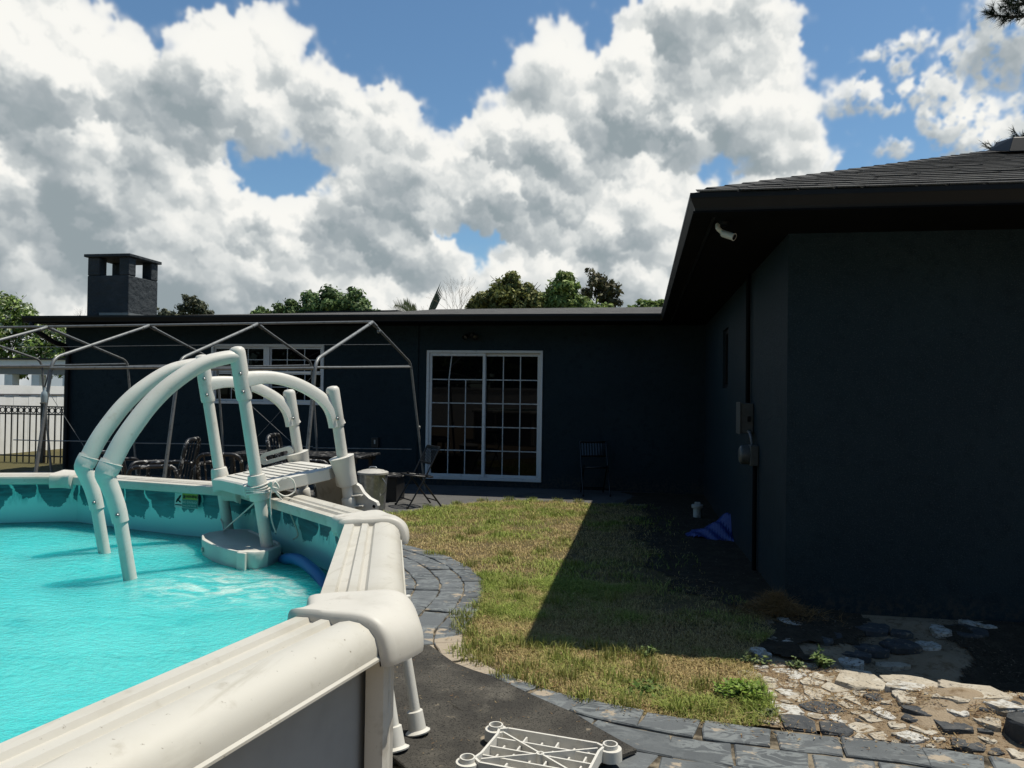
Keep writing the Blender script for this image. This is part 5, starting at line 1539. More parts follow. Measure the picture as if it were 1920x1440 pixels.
# blue tarp heap
tg_ = grid_mesh(list(np.linspace(.50, 1.03, 22)), list(np.linspace(8.72, 9.48, 22)), lambda x, y: -.096 + .012 * math.sin(40 * x + 22 * y) * sstep(.5, .6, x) + .19 * sstep(.62, 1.02, x) ** 1.4 * math.exp(-((y - 9.12 - .12 * (1.03 - x)) / .17) ** 2) + .05 * sstep(.5, .62, x) * math.exp(-((y - 9.05) / .25) ** 2) + .03 * abs(math.sin(13 * (x + .7 * y))) * sstep(.55, .8, x) * math.exp(-((y - 9.1) / .25) ** 2),
               keep=lambda x, y: (y - 9.08) ** 2 / .33 ** 2 + (x - 1.0) ** 2 / .47 ** 2 < 1 + .25 * math.sin(11 * y + 5 * x))
o = tg_.build('tarp', M['tarp'], None)
md = o.modifiers.new('thickness', 'SOLIDIFY'); md.thickness = .004
tag(o, 'crumpled dark blue tarp heaped at the foot of the wing wall', 'tarp')
# pvc clean-out stub
pv = thing('drain_pipe', (.76, 10.45, -.1), 'short white pipe stub with square cap sticking out of shaded soil', 'pipe')
MB().lathe([(.055, 0), (.055, .13)], 18, (.76, 10.45, -.1)).build('pipe', M['pvc'], pv, smooth=40)
MB().lathe([(.075, .13), (.078, .135), (.078, .17), (.07, .175)], 18, (.76, 10.45, -.1)).build('cap', M['pvc'], pv, smooth=40)
MB().span(.725, .795, 10.415, 10.485, .0755, .105).build('cap_nut', M['pvc'], pv, bevel=.004)

# ================================================================== FENCES AND NEIGHBOUR, FAR LEFT
FY = 14.6
fb = thing('iron_fence', (-13, FY, -.15), 'black metal picket fence with a row of rings at the far left', 'fence')
mfb = M['fenceblack']
X0, X1 = -15.0, -11.6
for x in np.arange(X0, X1, .152):
    MB().span(x - .010, x + .010, FY - .010, FY + .010, -.20, 1.10).build('picket', mfb, fb)
for z_ in (.92, 1.085, .02):
    MB().span(X0, X1, FY - .014, FY + .014, z_, z_ + .030).build('rail', mfb, fb)
for x in np.arange(X0 + .076, X1, .152):
    ringp = [(x + .055 * math.cos(t), FY, 1.017 + .055 * math.sin(t)) for t in np.linspace(0, 2 * math.pi, 17)]
    MB().tube(ringp, .010, 6).build('ring', mfb, fb, smooth=50)
for x in (-12.70, -14.9):
    pst = MB().span(x - .04, x + .04, FY - .04, FY + .04, -.25, 1.16).build('post', mfb, fb)
    MB().span(x - .05, x + .05, FY - .05, FY + .05, 1.161, 1.19).build('post_cap', mfb, fb)
VX = -15.25
vf = thing('vinyl_fence', (VX, 17, -.2), 'tall white vinyl privacy fence behind the black picket fence', 'fence')
for i, y in enumerate(np.arange(14.9, 24.0, .235)):
    MB().span(VX - .015, VX + .015 + .004 * (i % 2), y + .002, y + .231, -.6, 1.30).build('board', M['vinyl'], vf)
MB().span(VX - .03, VX + .03, 14.9, 24, 1.31, 1.56).build('top_rail', M['vinyl'], vf)
MB().span(VX + .031, VX + .034, 14.9, 24, 1.315, 1.35).build('painted_shadow_line', mat('fence_shadow_paint', (0.10, 0.10, 0.11), .6), vf)  # thin raised strip on the rail, a shadow line put into its dark colour
MB().span(VX - .03, VX + .03, 14.9, 24, -.75, -.61).build('bottom_rail', M['vinyl'], vf)
# neighbour's flat porch
NY_ = 24
nb = thing('porch', (-22, NY_, -.3), 'white flat-roofed neighbouring porch seen over the fence', 'porch')
MB().span(-26, -19.6, NY_ - .1, NY_ + 4, 2.22, 2.50).build('roof', M['vinyl'], nb)
MB().span(-26, -19.5, NY_ - .2, NY_ + 4, 2.51, 2.56).build('roof_edge', M['shingle'], nb)
MB().span(-26, -19.8, NY_ + .0, NY_ + .06, 1.98, 2.215).build('beam', mat('porch_shade', (0.22, 0.215, 0.205), .6), nb)
for x in (-24, -22.35, -21.25, -20.0):
    MB().span(x - .16, x + .16, NY_ + .02, NY_ + .34, -.4, 1.975).build('column', M['vinyl'], nb)
MB().span(-26, -19.4, NY_ + 3.5, NY_ + 3.7, -.4, 1.2).build('back_wall', mat('porch_wall', (0.10, 0.10, 0.10), .7), nb)

# ================================================================== VEGETATION
def leaf_cloud(centers, radii, n, size, cols, seed, up_bias=.3, fill=.55, flat=.55):
    """leaf-sized diamonds spread over the shells of uneven clumps; returns V, F, tint"""
    g = np.random.default_rng(seed)
    C = np.array(centers); Rr = np.array(radii)
    wts = Rr ** 2; wts = wts / wts.sum()
    k = g.choice(len(C), n, p=wts)
    dirs = g.standard_normal((n, 3)); dirs /= np.linalg.norm(dirs, axis=1, keepdims=True)
    dirs[:, 2] *= .85
    rad = Rr[k] * (fill + (1 - fill) * g.random(n) ** .6) * (1 + .16 * g.standard_normal(n))
    P = C[k] + dirs * rad[:, None]
    nrm = dirs + g.standard_normal((n, 3)) * flat + np.array([0, 0, up_bias])
    nrm /= np.linalg.norm(nrm, axis=1, keepdims=True)
    t = np.cross(nrm, g.standard_normal((n, 3))); t /= np.linalg.norm(t, axis=1, keepdims=True)
    b = np.cross(nrm, t)
    s = size * g.uniform(.6, 1.4, n)[:, None]
    v0 = P - t * s; v1 = P + b * s * .45 + nrm * s * .12; v2 = P + t * s; v3 = P - b * s * .45 + nrm * s * .12
    V = np.stack([v0, v1, v2, v3], 1).reshape(-1, 3)
    F = np.arange(n * 4).reshape(-1, 4)
    cols = np.array(cols)
    ci = g.integers(0, len(cols), n)
    tint = cols[ci] * g.uniform(1.0, 2.0, n)[:, None]
    # clumps differ a little from one another
    ck = g.uniform(.78, 1.2, len(C))
    tint = tint * ck[k][:, None]
    return V, F, np.repeat(tint, 4, 0)

def tree(name, label, base, height, lobes, n, size, cols, seed, trunk_r=.18, limbs=6, group=None, fill=.55):
    """lobes: list of (x, y, z, r) world"""
    t = thing(name, base, label, 'tree', group)
    g = random.Random(seed)
    b = Vector(base)
    cen = Vector((sum(l[0] for l in lobes) / len(lobes), sum(l[1] for l in lobes) / len(lobes), sum(l[2] for l in lobes) / len(lobes)))
    fork = b.lerp(cen, .55)
    mb = MB().tube(bez([b, b.lerp(fork, .5) + Vector((g.uniform(-.15, .15), 0, 0)), fork], 4), [trunk_r * (1 - .45 * i / 8) for i in range(9)], 8)
    for l in g.sample(lobes, min(limbs, len(lobes))):
        e = Vector(l[:3]); m_ = fork.lerp(e, .5) + Vector((g.uniform(-.3, .3), g.uniform(-.3, .3), g.uniform(0, .3)))
        mb.tube(bez([fork, m_, e], 3), [trunk_r * .5 * (1 - .8 * i / 6) for i in range(7)], 6)
        for q in range(4):
            d_ = Vector((g.uniform(-1, 1), g.uniform(-1, 1), g.uniform(-.2, 1))).normalized() * l[3] * 1.05
            mb.tube([e - d_ * .1, e + d_ * .6, e + d_], [trunk_r * .12, trunk_r * .07, trunk_r * .03], 5)
    mb.build('trunk', M['bark'], t, smooth=60)
    cs, rs_ = [], []
    for (x, y, z, r) in lobes:
        cs.append((x, y, z)); rs_.append(r * .72)
        for q in range(9):
            d_ = Vector((g.gauss(0, 1), g.gauss(0, 1), g.gauss(0, .8))).normalized() * r * g.uniform(.55, .95)
            cs.append((x + d_.x, y + d_.y, z + d_.z)); rs_.append(r * g.uniform(.20, .42))
    V, F, tint = leaf_cloud(cs, rs_, n, size, cols, seed, fill=fill)
    bulk('crown', V, F, tint, M['leaf'], t)
    return t
DK = [(.060, .098, .034), (.080, .122, .042), (.044, .075, .025), (.11, .15, .055)]
MG = [(.105, .150, .040), (.135, .185, .052), (.075, .11, .028), (.18, .22, .07)]
OL = [(.135, .142, .042), (.105, .112, .034), (.18, .18, .06), (.075, .084, .026)]
YG = [(.11, .16, .035), (.08, .125, .026), (.14, .19, .05), (.055, .085, .018), (.30, .32, .22)]
TG = 'trees behind the house'
tree('broadleaf_tree', 'bright green flowering tree at the left edge beyond the fence', (-28.0, 30, -.3), 5, [(-29.3, 30, 5.0, 1.3), (-28.0, 30, 4.9, 1.1), (-27.2, 30.2, 4.3, .9), (-30.4, 30, 4.4, 1.4), (-26.3, 30.3, 3.6, .9), (-25.4, 30.3, 3.3, .9), (-24.4, 30.4, 3.1, .8), (-28.4, 29.8, 3.4, 1.2), (-26.6, 29.7, 2.8, .9), (-29.8, 29.8, 3.2, 1.2), (-25.2, 30, 2.5, .9)], 20000, .10, YG, 1, group=TG)
tree('broadleaf_tree', 'small grey-green tree top just right of the chimney', (-19.2, 30, -.3), 6, [(-18.95, 30, 5.05, .62), (-20.3, 30, 4.7, .45), (-19.6, 30.2, 4.5, .55), (-18.5, 30, 4.7, .4)], 3200, .085, [(.055, .062, .036), (.075, .080, .048), (.04, .046, .027)], 2, .12, fill=.3, group=TG)
tree('broadleaf_tree', 'wide dark green tree crown left of the palm', (-12.9, 30, -.3), 6, [(-14.3, 30, 4.75, .75), (-13.75, 30, 4.6, .6), (-13.3, 30, 5.05, .85), (-15.3, 30.2, 4.4, .6), (-12.3, 30, 5.15, .80), (-11.5, 30, 4.9, .75), (-10.95, 30, 4.6, .5), (-15.1, 30, 4.5, .5), (-12.8, 30.3, 4.4, 1.0)], 13000, .10, DK, 3, .22, group=TG)
tree('broadleaf_tree', 'low dark bush top at the left end of the wide crown', (-15.75, 30, -.3), 6, [(-15.75, 30, 4.65, .5), (-16.3, 30.2, 4.5, .35)], 2200, .09, DK, 4, .1, group=TG)
tree('broadleaf_tree', 'tall full olive-green tree right of the bare twigs', (-5.3, 30, -.3), 7, [(-6.35, 30, 5.2, .60), (-5.4, 30, 5.65, .80), (-4.5, 30, 5.35, .75), (-5.6, 30.3, 4.9, 1.0), (-4.1, 30.2, 5.0, .7), (-6.6, 30.2, 4.8, .5)], 14000, .10, OL, 5, .22, group=TG)
tree('broadleaf_tree', 'round-topped green tree between the full tree and the sparse tree', (-2.9, 30, -.3), 7, [(-3.15, 30, 5.7, .72), (-3.85, 30.1, 4.9, .7), (-2.75, 30, 5.1, .75), (-1.6, 30.2, 4.7, .6), (-2.2, 30.2, 4.9, .7), (-3.5, 30.2, 5.0, .6)], 10000, .10, MG, 6, .2, group=TG)
tree('broadleaf_tree', 'thin see-through tree with visible branches near the wing roof', (-1.7, 31, -.3), 7, [(-1.85, 31, 6.1, .55), (-1.3, 31, 5.8, .50), (-1.1, 31, 5.3, .40), (-2.2, 31, 5.6, .45), (-1.55, 31, 5.5, .5)], 1700, .10, [(.06, .055, .028), (.08, .075, .035)], 7, .14, limbs=5, fill=.2, group=TG)
tree('broadleaf_tree', 'small leafy tree top peeping beside the wing gutter', (.1, 30, -.3), 6, [(-.35, 30, 4.85, .32), (.15, 30, 5.0, .32), (.5, 30, 4.95, .32), (.9, 30, 4.85, .35)], 2000, .11, MG, 8, .1, group=TG)
tree('broadleaf_tree', 'low bushy tree top left of the chimney', (-22.2, 30, -.3), 6, [(-22.5, 30, 4.55, .35), (-22.0, 30, 4.45, .35)], 900, .09, OL, 9, .1, fill=.3, group=TG)

# bare twiggy tree
def twigs(label, base, height, spread, seed, n):
    t = thing('bare_tree', base, label, 'tree')
    g = random.Random(seed); mb = MB(); b = Vector(base)
    def grow(p, d_, L, r, k):
        q = p + d_ * L
        mb.tube([p, (p + q) / 2 + Vector((g.uniform(-.05, .05), 0, 0)) * L, q], [r, r * .85, r * .7], 5)
        if k == 0: return
        for _ in range(g.randint(2, 3)):
            nd = (d_ + Vector((g.uniform(-1, 1), g.uniform(-1, 1), g.uniform(-.35, .55))) * spread).normalized()
            grow(q, nd, L * g.uniform(.6, .8), r * .62, k - 1)
    for _ in range(n):
        grow(b + Vector((g.uniform(-.1, .1), 0, height * .55)), Vector((g.uniform(-.25, .25), 0, 1)).normalized(), height * .16, .014, 4)
    mb.tube([b, b + Vector((0, 0, height * .56))], [.08, .04], 7)
    mb.build('branches', mat('twig', (0.17, 0.13, 0.085), .9), t, smooth=60)
twigs('leafless pale twigs rising left of the full olive-green tree', (-7.1, 29, -.3), 6.3, .60, 3, 3)
twigs('thin bare twigs between the palm fronds and the pale twigs', (-8.2, 29, -.3), 5.6, .75, 5, 1)
twigs('faint bare sapling between the left tree and the chimney', (-24.0, 30, -.3), 5.4, .55, 8, 2)

# palm fronds
def palm(label, base, crown, fr, seed):
    t = thing('palm_tree', base, label, 'palm')
    MB().tube([base, crown], [.16, .11], 10).build('trunk', M['bark'], t, smooth=60)
    pmn = mat('palm_leaf', (0.17, 0.195, 0.10), .5, var=[(3, 3, (0.27, 0.28, 0.16), .45, .65)])
    C = Vector(crown); g = random.Random(seed)
    for ang, up_, L, droop in fr:
        d_ = Vector((math.cos(ang), math.sin(ang) * .5, up_)).normalized()
        pts = [C + d_ * (L * s) + Vector((0, 0, -droop * s * s)) for s in np.linspace(0, 1, 10)]
        mb = MB().tube(pts, [.03 * (1 - .09 * i) for i in range(10)], 5)
        for i in range(1, 10):
            for q in range(3):
                s = pts[i - 1].lerp(pts[i], q / 3); tg = (pts[i] - pts[i - 1]).normalized()
                sd = tg.cross(Vector((0, 1, 0))).normalized()
                for sg in (-1, 1):
                    e = s + (tg * .45 + sd * sg * .5 + Vector((0, .35 * sg, -.12))).normalized() * L * (.28 if i < 8 else .18)
                    w = Vector((0, 0, 1)).cross(e - s).normalized() * .022
                    mb.add([s - w, s + w, e], [(0, 1, 2)])
        mb.build('frond', pmn, t)
    return t
palm('palm with arching pale fronds just above the back roof', (-8.75, 29, -.3), (-8.75, 29, 4.35), [(2.55, .95, 1.55, .45), (2.30, 1.25, 1.35, .40), (2.8, .75, 1.6, .65), (2.05, 1.8, 1.0, .35), (.45, .9, .9, .5)], 1)
spn = thing('palm_tree', (-8.3, 29, -.3), 'single upright palm spear right of the arching fronds', 'palm')
mb = MB(); mb.tube([(-8.3, 29, -.3), (-8.32, 29, 4.45)], [.12, .06], 8)
mb.build('trunk', M['bark'], spn)
mb = MB()
for k in range(7):
    a = Vector((-8.36 + .02 * k, 29, 4.4)); e = Vector((-7.82 + .05 * k * (1 - k / 9), 29 + .05 * (k - 3), 5.90 - .12 * abs(k - 2)))
    m_ = a.lerp(e, .5); w = Vector((.05, 0, -.01))
    mb.add([a - w * .4, a + w * .4, m_ + w, e, m_ - w], [(0, 1, 2, 3, 4)])
mb.build('spear_leaf', mat('spear', (0.10, 0.12, 0.075), .6), spn)

# pine behind the wing, branch reaching into the top right corner
pine = thing('pine_tree', (7.6, 13.5, -.1), 'dark pine behind the wing with one branch in the top corner', 'pine tree')
MB().tube([(7.6, 13.5, -.1), (7.5, 13.4, 4), (7.4, 13.2, 9.5)], [.22, .17, .08], 10).build('trunk', M['bark'], pine, smooth=60)
gp = random.Random(12)
def pine_branch(pts, nn, L, seed):
    g = np.random.default_rng(seed)
    P = bez(pts, 6)
    MB().tube(P, [.035 * (1 - .8 * i / len(P)) + .004 for i in range(len(P))], 6).build('branch', M['bark'], pine, smooth=60)
    tufts = []
    for i, q in enumerate(P):
        f = i / len(P)
        for k in range(4):
            tip = q + Vector((gp.uniform(-.22, .10), gp.uniform(-.2, .2), gp.uniform(-.14, .20))) * (1.1 - .4 * f)
            tufts.append((q, tip))
    V, F, Tn = [], [], []
    o = 0
    for q, tip in tufts:
        dd = np.array(tip - q); 
        for k in range(nn):
            s = g.random()
            p0 = np.array(q) + dd * s
            dr = dd / (np.linalg.norm(dd) + 1e-6) * .8 + g.standard_normal(3) * .45 + np.array((-.35, 0, .05)); dr /= np.linalg.norm(dr)
            l_ = L * g.uniform(.6, 1.2)
            sd = np.cross(dr, g.standard_normal(3)); sd /= np.linalg.norm(sd); sd *= .0035
            V += [p0 - sd, p0 + sd, p0 + dr * l_]; F.append((o, o + 1, o + 2)); o += 3
            c_ = np.array((.022, .032, .020)) * g.uniform(.6, 1.6)
            Tn += [c_, c_, c_]
    bulk('needles', np.array(V), np.array(F), np.array(Tn), M['leaf'], pine)
pine_branch([(7.45, 13.3, 7.9), (6.6, 12.6, 7.6), (5.9, 12.2, 7.25), (5.35, 12.0, 7.05), (4.95, 12.0, 7.10)], 34, .13, 1)
pine_branch([(6.6, 12.6, 7.6), (6.0, 12.2, 7.45), (5.45, 12.0, 7.25), (5.2, 12.0, 7.22)], 34, .13, 2)
pine_branch([(7.5, 13.4, 4.6), (6.3, 12.6, 4.8), (5.5, 12.1, 5.1), (5.34, 12.0, 5.28)], 30, .12, 3)
pine_branch([(7.5, 13.4, 4.4), (6.0, 12.5, 4.6), (5.1, 12.05, 5.0), (5.03, 12.0, 5.14)], 24, .10, 4)

# ------------------------------------------------------------------ grass
gr = np.random.default_rng(33)
def blades(n, bounds, mask, hfun, cfun, width, seed, lean=.55):
    g = np.random.default_rng(seed)
    x = g.uniform(bounds[0], bounds[1], n); y = g.uniform(bounds[2], bounds[3], n)
    k = mask(x, y, g)
    x, y = x[k], y[k]; m_ = len(x)
    z = np.array([terr(a, b) for a, b in zip(x, y)]) + .002
    h = hfun(x, y, g)
    az = g.uniform(0, 2 * np.pi, m_)
    ln = np.abs(g.normal(lean, .30, m_))
    dx, dy = np.cos(az), np.sin(az)
    wd = width * g.uniform(.7, 1.3, m_)
    sx, sy = -dy * wd, dx * wd
    b0 = np.stack([x - sx, y - sy, z], 1); b1 = np.stack([x + sx, y + sy, z], 1)
    mx, my, mz = x + dx * h * ln * .35, y + dy * h * ln * .35, z + h * .62
    m0 = np.stack([mx - sx * .8, my - sy * .8, mz], 1); m1 = np.stack([mx + sx * .8, my + sy * .8, mz], 1)
    t_ = np.stack([x + dx * h * ln, y + dy * h * ln, z + h * (1.05 - .30 * np.clip(ln, 0, 2))], 1)
    V = np.stack([b0, b1, m0, m1, t_], 1).reshape(-1, 3)
    o = np.arange(m_)[:, None] * 5
    F = np.concatenate([o + np.array([[0, 1, 3]]), o + np.array([[0, 3, 2]]), o + np.array([[2, 3, 4]])], 0)
    tint = np.repeat(cfun(x, y, g), 5, 0)
    return V, F, tint
def lawn_mask(x, y, g):
    k = in_lawn(x, y)
    edge = vnoise(x, y, 3.0, 4) * .5 + vnoise(x, y, 9.0, 5) * .5
    bare = np.clip((x + .30 + .5 * (vnoise(x, y, 2.0, 12) - .5)) / .5, 0, 1) * np.clip((y - 4.8) / .8, 0, 1)
    near = np.clip((x - .25) / .4, 0, 1) * np.clip((4.5 - y) / .5, 0, 1)
    dens = .85 - .80 * bare - .35 * near
    dens *= np.clip(.10 + 1.6 * edge, 0, 1)
    return k & (g.random(len(x)) < dens)
def green(x, y):
    f = .45 * vnoise(x, y, 1.3, 1) + .40 * vnoise(x, y, 4.0, 2) + .15 * vnoise(x, y, 14., 7)
    f = .48 + (f - .5) * 1.35
    f = f + .10 * np.exp(-((y - 10.9) / .6) ** 2) + .07 * np.exp(-((y - 4.2) / .5) ** 2) - .16 * np.exp(-((x + 2.0) / .7) ** 2 - ((y - 8.0) / 1.2) ** 2)
    return f
def lawn_h(x, y, g):
    f = green(x, y)
    return (.015 + .040 * np.clip(f - .25, 0, 1)) * g.uniform(.5, 1.7, len(x))
def lawn_c(x, y, g):
    f = np.clip((green(x, y) - .345) / .34 + g.normal(0, .28, len(x)), 0, 1)[:, None]
    dry = np.array((.46, .355, .165)); dry2 = np.array((.32, .235, .10)); gn = np.array((.150, .205, .032)); gn2 = np.array((.275, .325, .068))
    r_ = g.random(len(x))[:, None]
    return ((dry * r_ + dry2 * (1 - r_)) * (1 - f) + (gn * r_ + gn2 * (1 - r_)) * f) * g.uniform(.55, 1.45, len(x))[:, None]
V1 = blades(240000, (-1.6, .9, 3.6, 6.2), lambda x, y, g: lawn_mask(x, y, g), lawn_h, lawn_c, .0018, 1, lean=.95)
V2 = blades(130000, (-4.2, .9, 6.2, 11.5), lambda x, y, g: lawn_mask(x, y, g), lambda x, y, g: lawn_h(x, y, g) * 1.15, lawn_c, .0030, 2, lean=.95)
# ragged tufts along walkway, patio and bed edges
def tuft_mask(pts, rad):
    P = np.array(pts)
    def f(x, y, g):
        dmin = np.min(np.hypot(x[:, None] - P[None, :, 0], y[:, None] - P[None, :, 1]), 1)
        return (dmin < rad) & (g.random(len(x)) < np.clip(1.1 - dmin / rad, 0, 1))
    return f
rt_ = random.Random(9)
TP = [(-1.16, 5.02), (-1.12, 4.92), (-1.10, 4.75), (-1.02, 4.62), (-.95, 4.4), (-1.10, 5.25), (-1.16, 5.9), (-1.45, 6.55), (-1.85, 7.0), (-.62, 3.98), (-.5, 3.92), (-.25, 3.80), (-.05, 3.74), (.2, 3.72), (.35, 3.72), (.55, 3.85), (-2.3, 11.15), (-1.95, 11.42), (-1.6, 11.45), (-1.2, 11.43), (-2.6, 10.75), (-.9, 11.42), (-2.9, 10.3)] + [(rt_.uniform(-1, .5), rt_.uniform(4.0, 4.6)) for _ in range(26)] + [(rt_.uniform(-2.0, -.2), rt_.uniform(5, 10.5)) for _ in range(24)]
V3 = blades(300000, (-3.2, .9, 3.6, 11.6), tuft_mask(TP, .095), lambda x, y, g: g.uniform(.03, .085, len(x)), lambda x, y, g: lawn_c(x, y, g) * .35 + np.array((.16, .205, .036)) * .65 * g.uniform(.7, 1.4, len(x))[:, None], .0026, 3, lean=.4)
Vs, Fs, Ts = [], [], []
o = 0
for V, F, tn in (V1, V2, V3):
    Vs.append(V); Fs.append(F + o); Ts.append(tn); o += len(V)
go = bulk('grass', np.concatenate(Vs), np.concatenate(Fs), np.concatenate(Ts), M['grass'], None, 'stuff')
tag(go, 'patchy half-dry short grass covering the lawn', 'grass', kind='stuff')

# dry litter: bits of straw and dead leaf over the bed, the joints and the shaded soil
def litter(n, bounds, mask, size, cols, seed, zoff=.012):
    g = np.random.default_rng(seed)
    x = g.uniform(bounds[0], bounds[1], n); y = g.uniform(bounds[2], bounds[3], n)
    k = mask(x, y, g); x, y = x[k], y[k]; m_ = len(x)
    z = np.array([terr(a, b) for a, b in zip(x, y)]) + zoff + g.uniform(0, .012, m_)
    P = np.stack([x, y, z], 1)
    a = g.uniform(0, 6.28, m_)
    t = np.stack([np.cos(a), np.sin(a), g.normal(0, .25, m_)], 1); s = np.stack([-np.sin(a), np.cos(a), g.normal(0, .4, m_)], 1)
    L = (size * g.uniform(.4, 1.6, m_))[:, None]; w = (size * g.uniform(.08, .30, m_))[:, None]
    V = np.stack([P - t * L, P + s * w, P + t * L, P - s * w], 1).reshape(-1, 3)
    F = np.arange(m_ * 4).reshape(-1, 4)
    c_ = np.array(cols)[g.integers(0, len(cols), m_)] * g.uniform(.7, 1.3, m_)[:, None]
    return V, F, np.repeat(c_, 4, 0)
STRAW = [(.26, .18, .085), (.18, .11, .05), (.12, .065, .03), (.32, .24, .13)]
def bedm(x, y, g): return in_bed(x, y) & (vnoise(x, y, 7, 8) > .38)
def edgem(x, y, g):
    P = np.array([(q.x, q.y) for q in sub[::3]])
    dm = np.min(np.hypot(x[:, None] - P[None, :, 0], y[:, None] - P[None, :, 1]), 1)
    return (dm < .16) & (g.random(len(x)) < 1 - dm / .16)
L1 = litter(11000, (.5, 2.5, 3.4, 4.6), bedm, .010, STRAW, 1)
L2 = litter(30000, (-2.2, 2.6, 3.2, 7.4), edgem, .010, STRAW, 2, .022)
L3 = litter(9000, (-.2, 1.5, 4.5, 11.4), lambda x, y, g: in_soil(x, y) & (g.random(len(x)) < .5), .014, [(.05, .045, .038), (.12, .11, .095), (.03, .026, .02), (.07, .05, .03)], 3, .014)
L6 = litter(5000, (1.2, 2.6, 4.4, 5.7), lambda x, y, g: vnoise(x, y, 6, 9) > .45, .012, [(.10, .08, .055), (.05, .04, .03), (.16, .13, .09)], 9, .0)
L4 = litter(7000, (-1.3, .6, 3.6, 6.5), lambda x, y, g: in_lawn(x, y) & (g.random(len(x)) < .5), .013, STRAW, 4, .02)
L5 = litter(420, (-1.3, -.1, 2.6, 4.2), lambda x, y, g: (x + y * .9 < 2.9) & (x + y > 2.1), .007, STRAW, 6, .045)
Vs, Fs, Ts = [], [], []
o = 0
for V, F, tn in (L1, L2, L3, L4, L5, L6):
    Vs.append(V); Fs.append(F + o); Ts.append(tn); o += len(V)
lo2 = bulk('dry_litter', np.concatenate(Vs), np.concatenate(Fs), np.concatenate(Ts), M['litter'], None, 'stuff')
tag(lo2, 'scattered straw and dead leaf bits over bed and path edges', 'litter', kind='stuff')

# straw heap at the wing corner
g = np.random.default_rng(71)
n = 2600
r_ = np.abs(g.normal(0, .12, n)); a = g.uniform(0, 6.28, n)
x = .93 + r_ * np.cos(a) * 1.5; y = 5.52 + r_ * np.sin(a) * .9
k = x < 1.5
z = .012 + .15 * np.exp(-(r_ / .13) ** 2) * g.random(n)
P = np.stack([x, y, z], 1); dr = g.standard_normal((n, 3)); dr[:, 2] = dr[:, 2] * .5 + .2; dr /= np.linalg.norm(dr, axis=1, keepdims=True)
sd = np.cross(dr, g.standard_normal((n, 3))); sd /= np.linalg.norm(sd, axis=1, keepdims=True)
L = g.uniform(.04, .11, n)[:, None]
V = np.stack([P - sd * .0016, P + sd * .0016, P + dr * L], 1).reshape(-1, 3)
c_ = np.array([(.20, .125, .052), (.14, .085, .035), (.25, .165, .075)])[g.integers(0, 3, n)]
hp = bulk('straw_heap', V, np.arange(n * 3).reshape(-1, 3), np.repeat(c_, 3, 0), M['litter'])
tag(hp, 'heap of dry brown straw at the foot of the wing corner', 'straw heap')

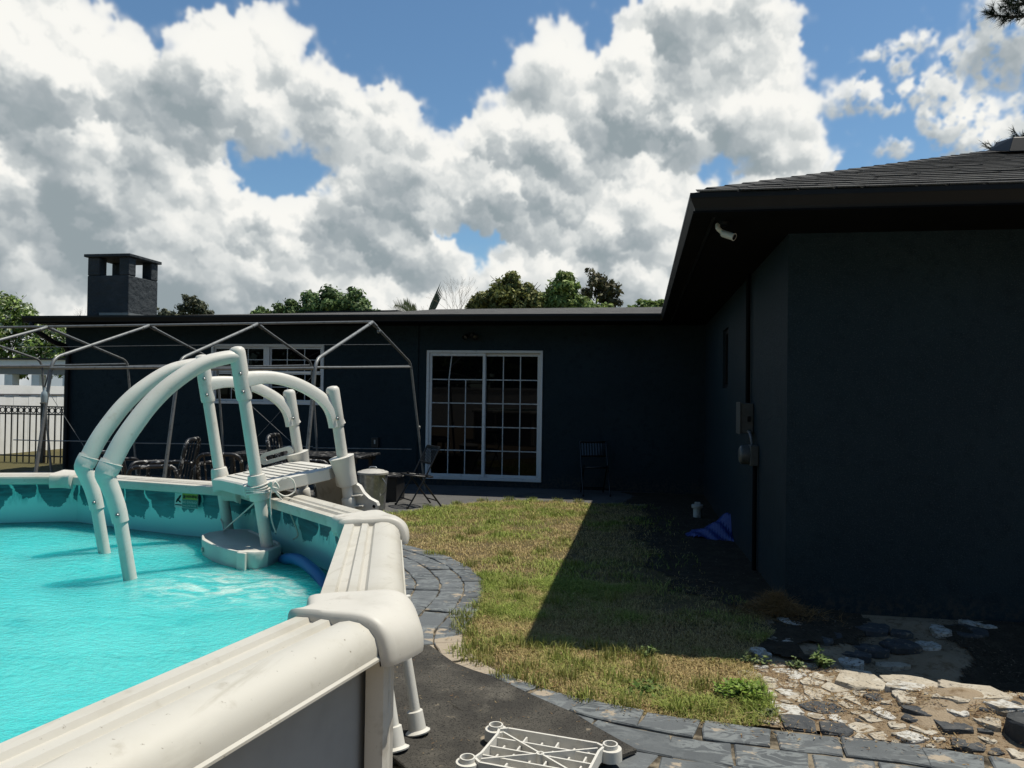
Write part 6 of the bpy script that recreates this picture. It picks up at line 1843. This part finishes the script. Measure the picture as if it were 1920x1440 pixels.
# weeds
def weed(label, base, h, n, size, cols, seed, spread, name='weed'):
    t = thing(name, base, label, 'weed')
    g = np.random.default_rng(seed)
    mb = MB(); b = Vector(base); V, F, Tn = [], [], []; o = 0
    for i in range(n):
        a = g.uniform(0, 6.28); rr = spread * g.random() ** .6
        tip = b + Vector((rr * math.cos(a), rr * math.sin(a) * .8, h * g.uniform(.45, 1.0) * (1 - .45 * rr / max(spread, 1e-3))))
        mb.tube([b + Vector((g.normal() * .01, g.normal() * .01, 0)), b.lerp(tip, .5) + Vector((0, 0, h * .08)), tip], [.0018, .0016, .001], 4, cap=False)
        for q in range(7):
            p0 = np.array(b.lerp(tip, g.uniform(.45, 1.0)))
            dr = g.standard_normal(3) * np.array((1, 1, .45)) + np.array((0, 0, .25)); dr /= np.linalg.norm(dr)
            sd = np.cross(dr, (0, 0, 1.0)); sd /= np.linalg.norm(sd) + 1e-6
            s = size * g.uniform(.6, 1.3)
            V += [p0, p0 + dr * s * .5 + sd * s * .33, p0 + dr * s, p0 + dr * s * .5 - sd * s * .33]
            F.append((o, o + 1, o + 2, o + 3)); o += 4
            c_ = np.array(cols[g.integers(0, len(cols))]) * g.uniform(.8, 1.2); Tn += [c_] * 4
    mb.build('stems', mat('weed_stem', (.07, .10, .03), .7), t)
    bulk('leaves', np.array(V), np.array(F), np.array(Tn), M['leaf'], t)
LG = [(.17, .26, .035), (.13, .21, .03), (.22, .30, .06)]
weed('bright yellow-green leafy clump between grass and flagstones', (.52, 3.98, 0), .10, 130, .026, LG, 1, .15)
weed('pale leafy weed standing on the shade edge among flagstones', (1.01, 4.50, .0), .15, 16, .034, [(.20, .27, .09), (.15, .21, .07)], 2, .06)
weed('small upright weed at the near edge of the lawn shadow', (.06, 4.46, 0), .11, 14, .026, [(.17, .23, .08), (.13, .19, .06)], 3, .06)
weed('thin trailing weed left of the white flagstone', (.66, 4.50, 0), .09, 12, .024, [(.17, .21, .08), (.13, .17, .06)], 4, .11)
weed('low green weed behind the white flagstone', (.86, 4.47, 0), .07, 14, .022, [(.15, .2, .08)], 5, .07)
weed('low green clover patch in the lawn by the walkway', (.03, 3.95, 0), .05, 60, .022, [(.09, .15, .03), (.12, .18, .04)], 6, .16)
weed('small grey-green sprig on the bed edge beside the walkway', (.62, 3.76, 0), .06, 14, .02, [(.13, .15, .07)], 7, .07)

# the far side of the yard behind the camera, which the glass reflects: white fence and a belt of trees
bf = thing('vinyl_fence', (0, -9, 0), 'white vinyl boundary fence behind the viewer, reflected in the door glass', 'fence')
for i, x in enumerate(np.arange(-14, 9, .6)):
    MB().span(x, x + .595, -9.0, -8.97, 0, 1.7).build('board', M['vinyl'], bf)
MB().span(-14, 9.2, -9.04, -8.93, 1.701, 1.80).build('top_rail', M['vinyl'], bf)
gb = np.random.default_rng(91)
nb2 = 80
cs = np.stack([gb.uniform(-20, 16, nb2), gb.uniform(-14, -11, nb2), gb.uniform(.8, 8.5, nb2)], 1); rs2 = gb.uniform(1.2, 2.2, nb2)  # belt made taller to block low sky and deepen the shade
V, F, tint = leaf_cloud(cs, rs2, 40000, .28, DK, 92)
tw = bulk('tree_belt', V, F, tint, M['leaf'], None, 'stuff')
tag(tw, 'belt of dense dark trees beyond the boundary fence behind the viewer', 'trees', kind='stuff')
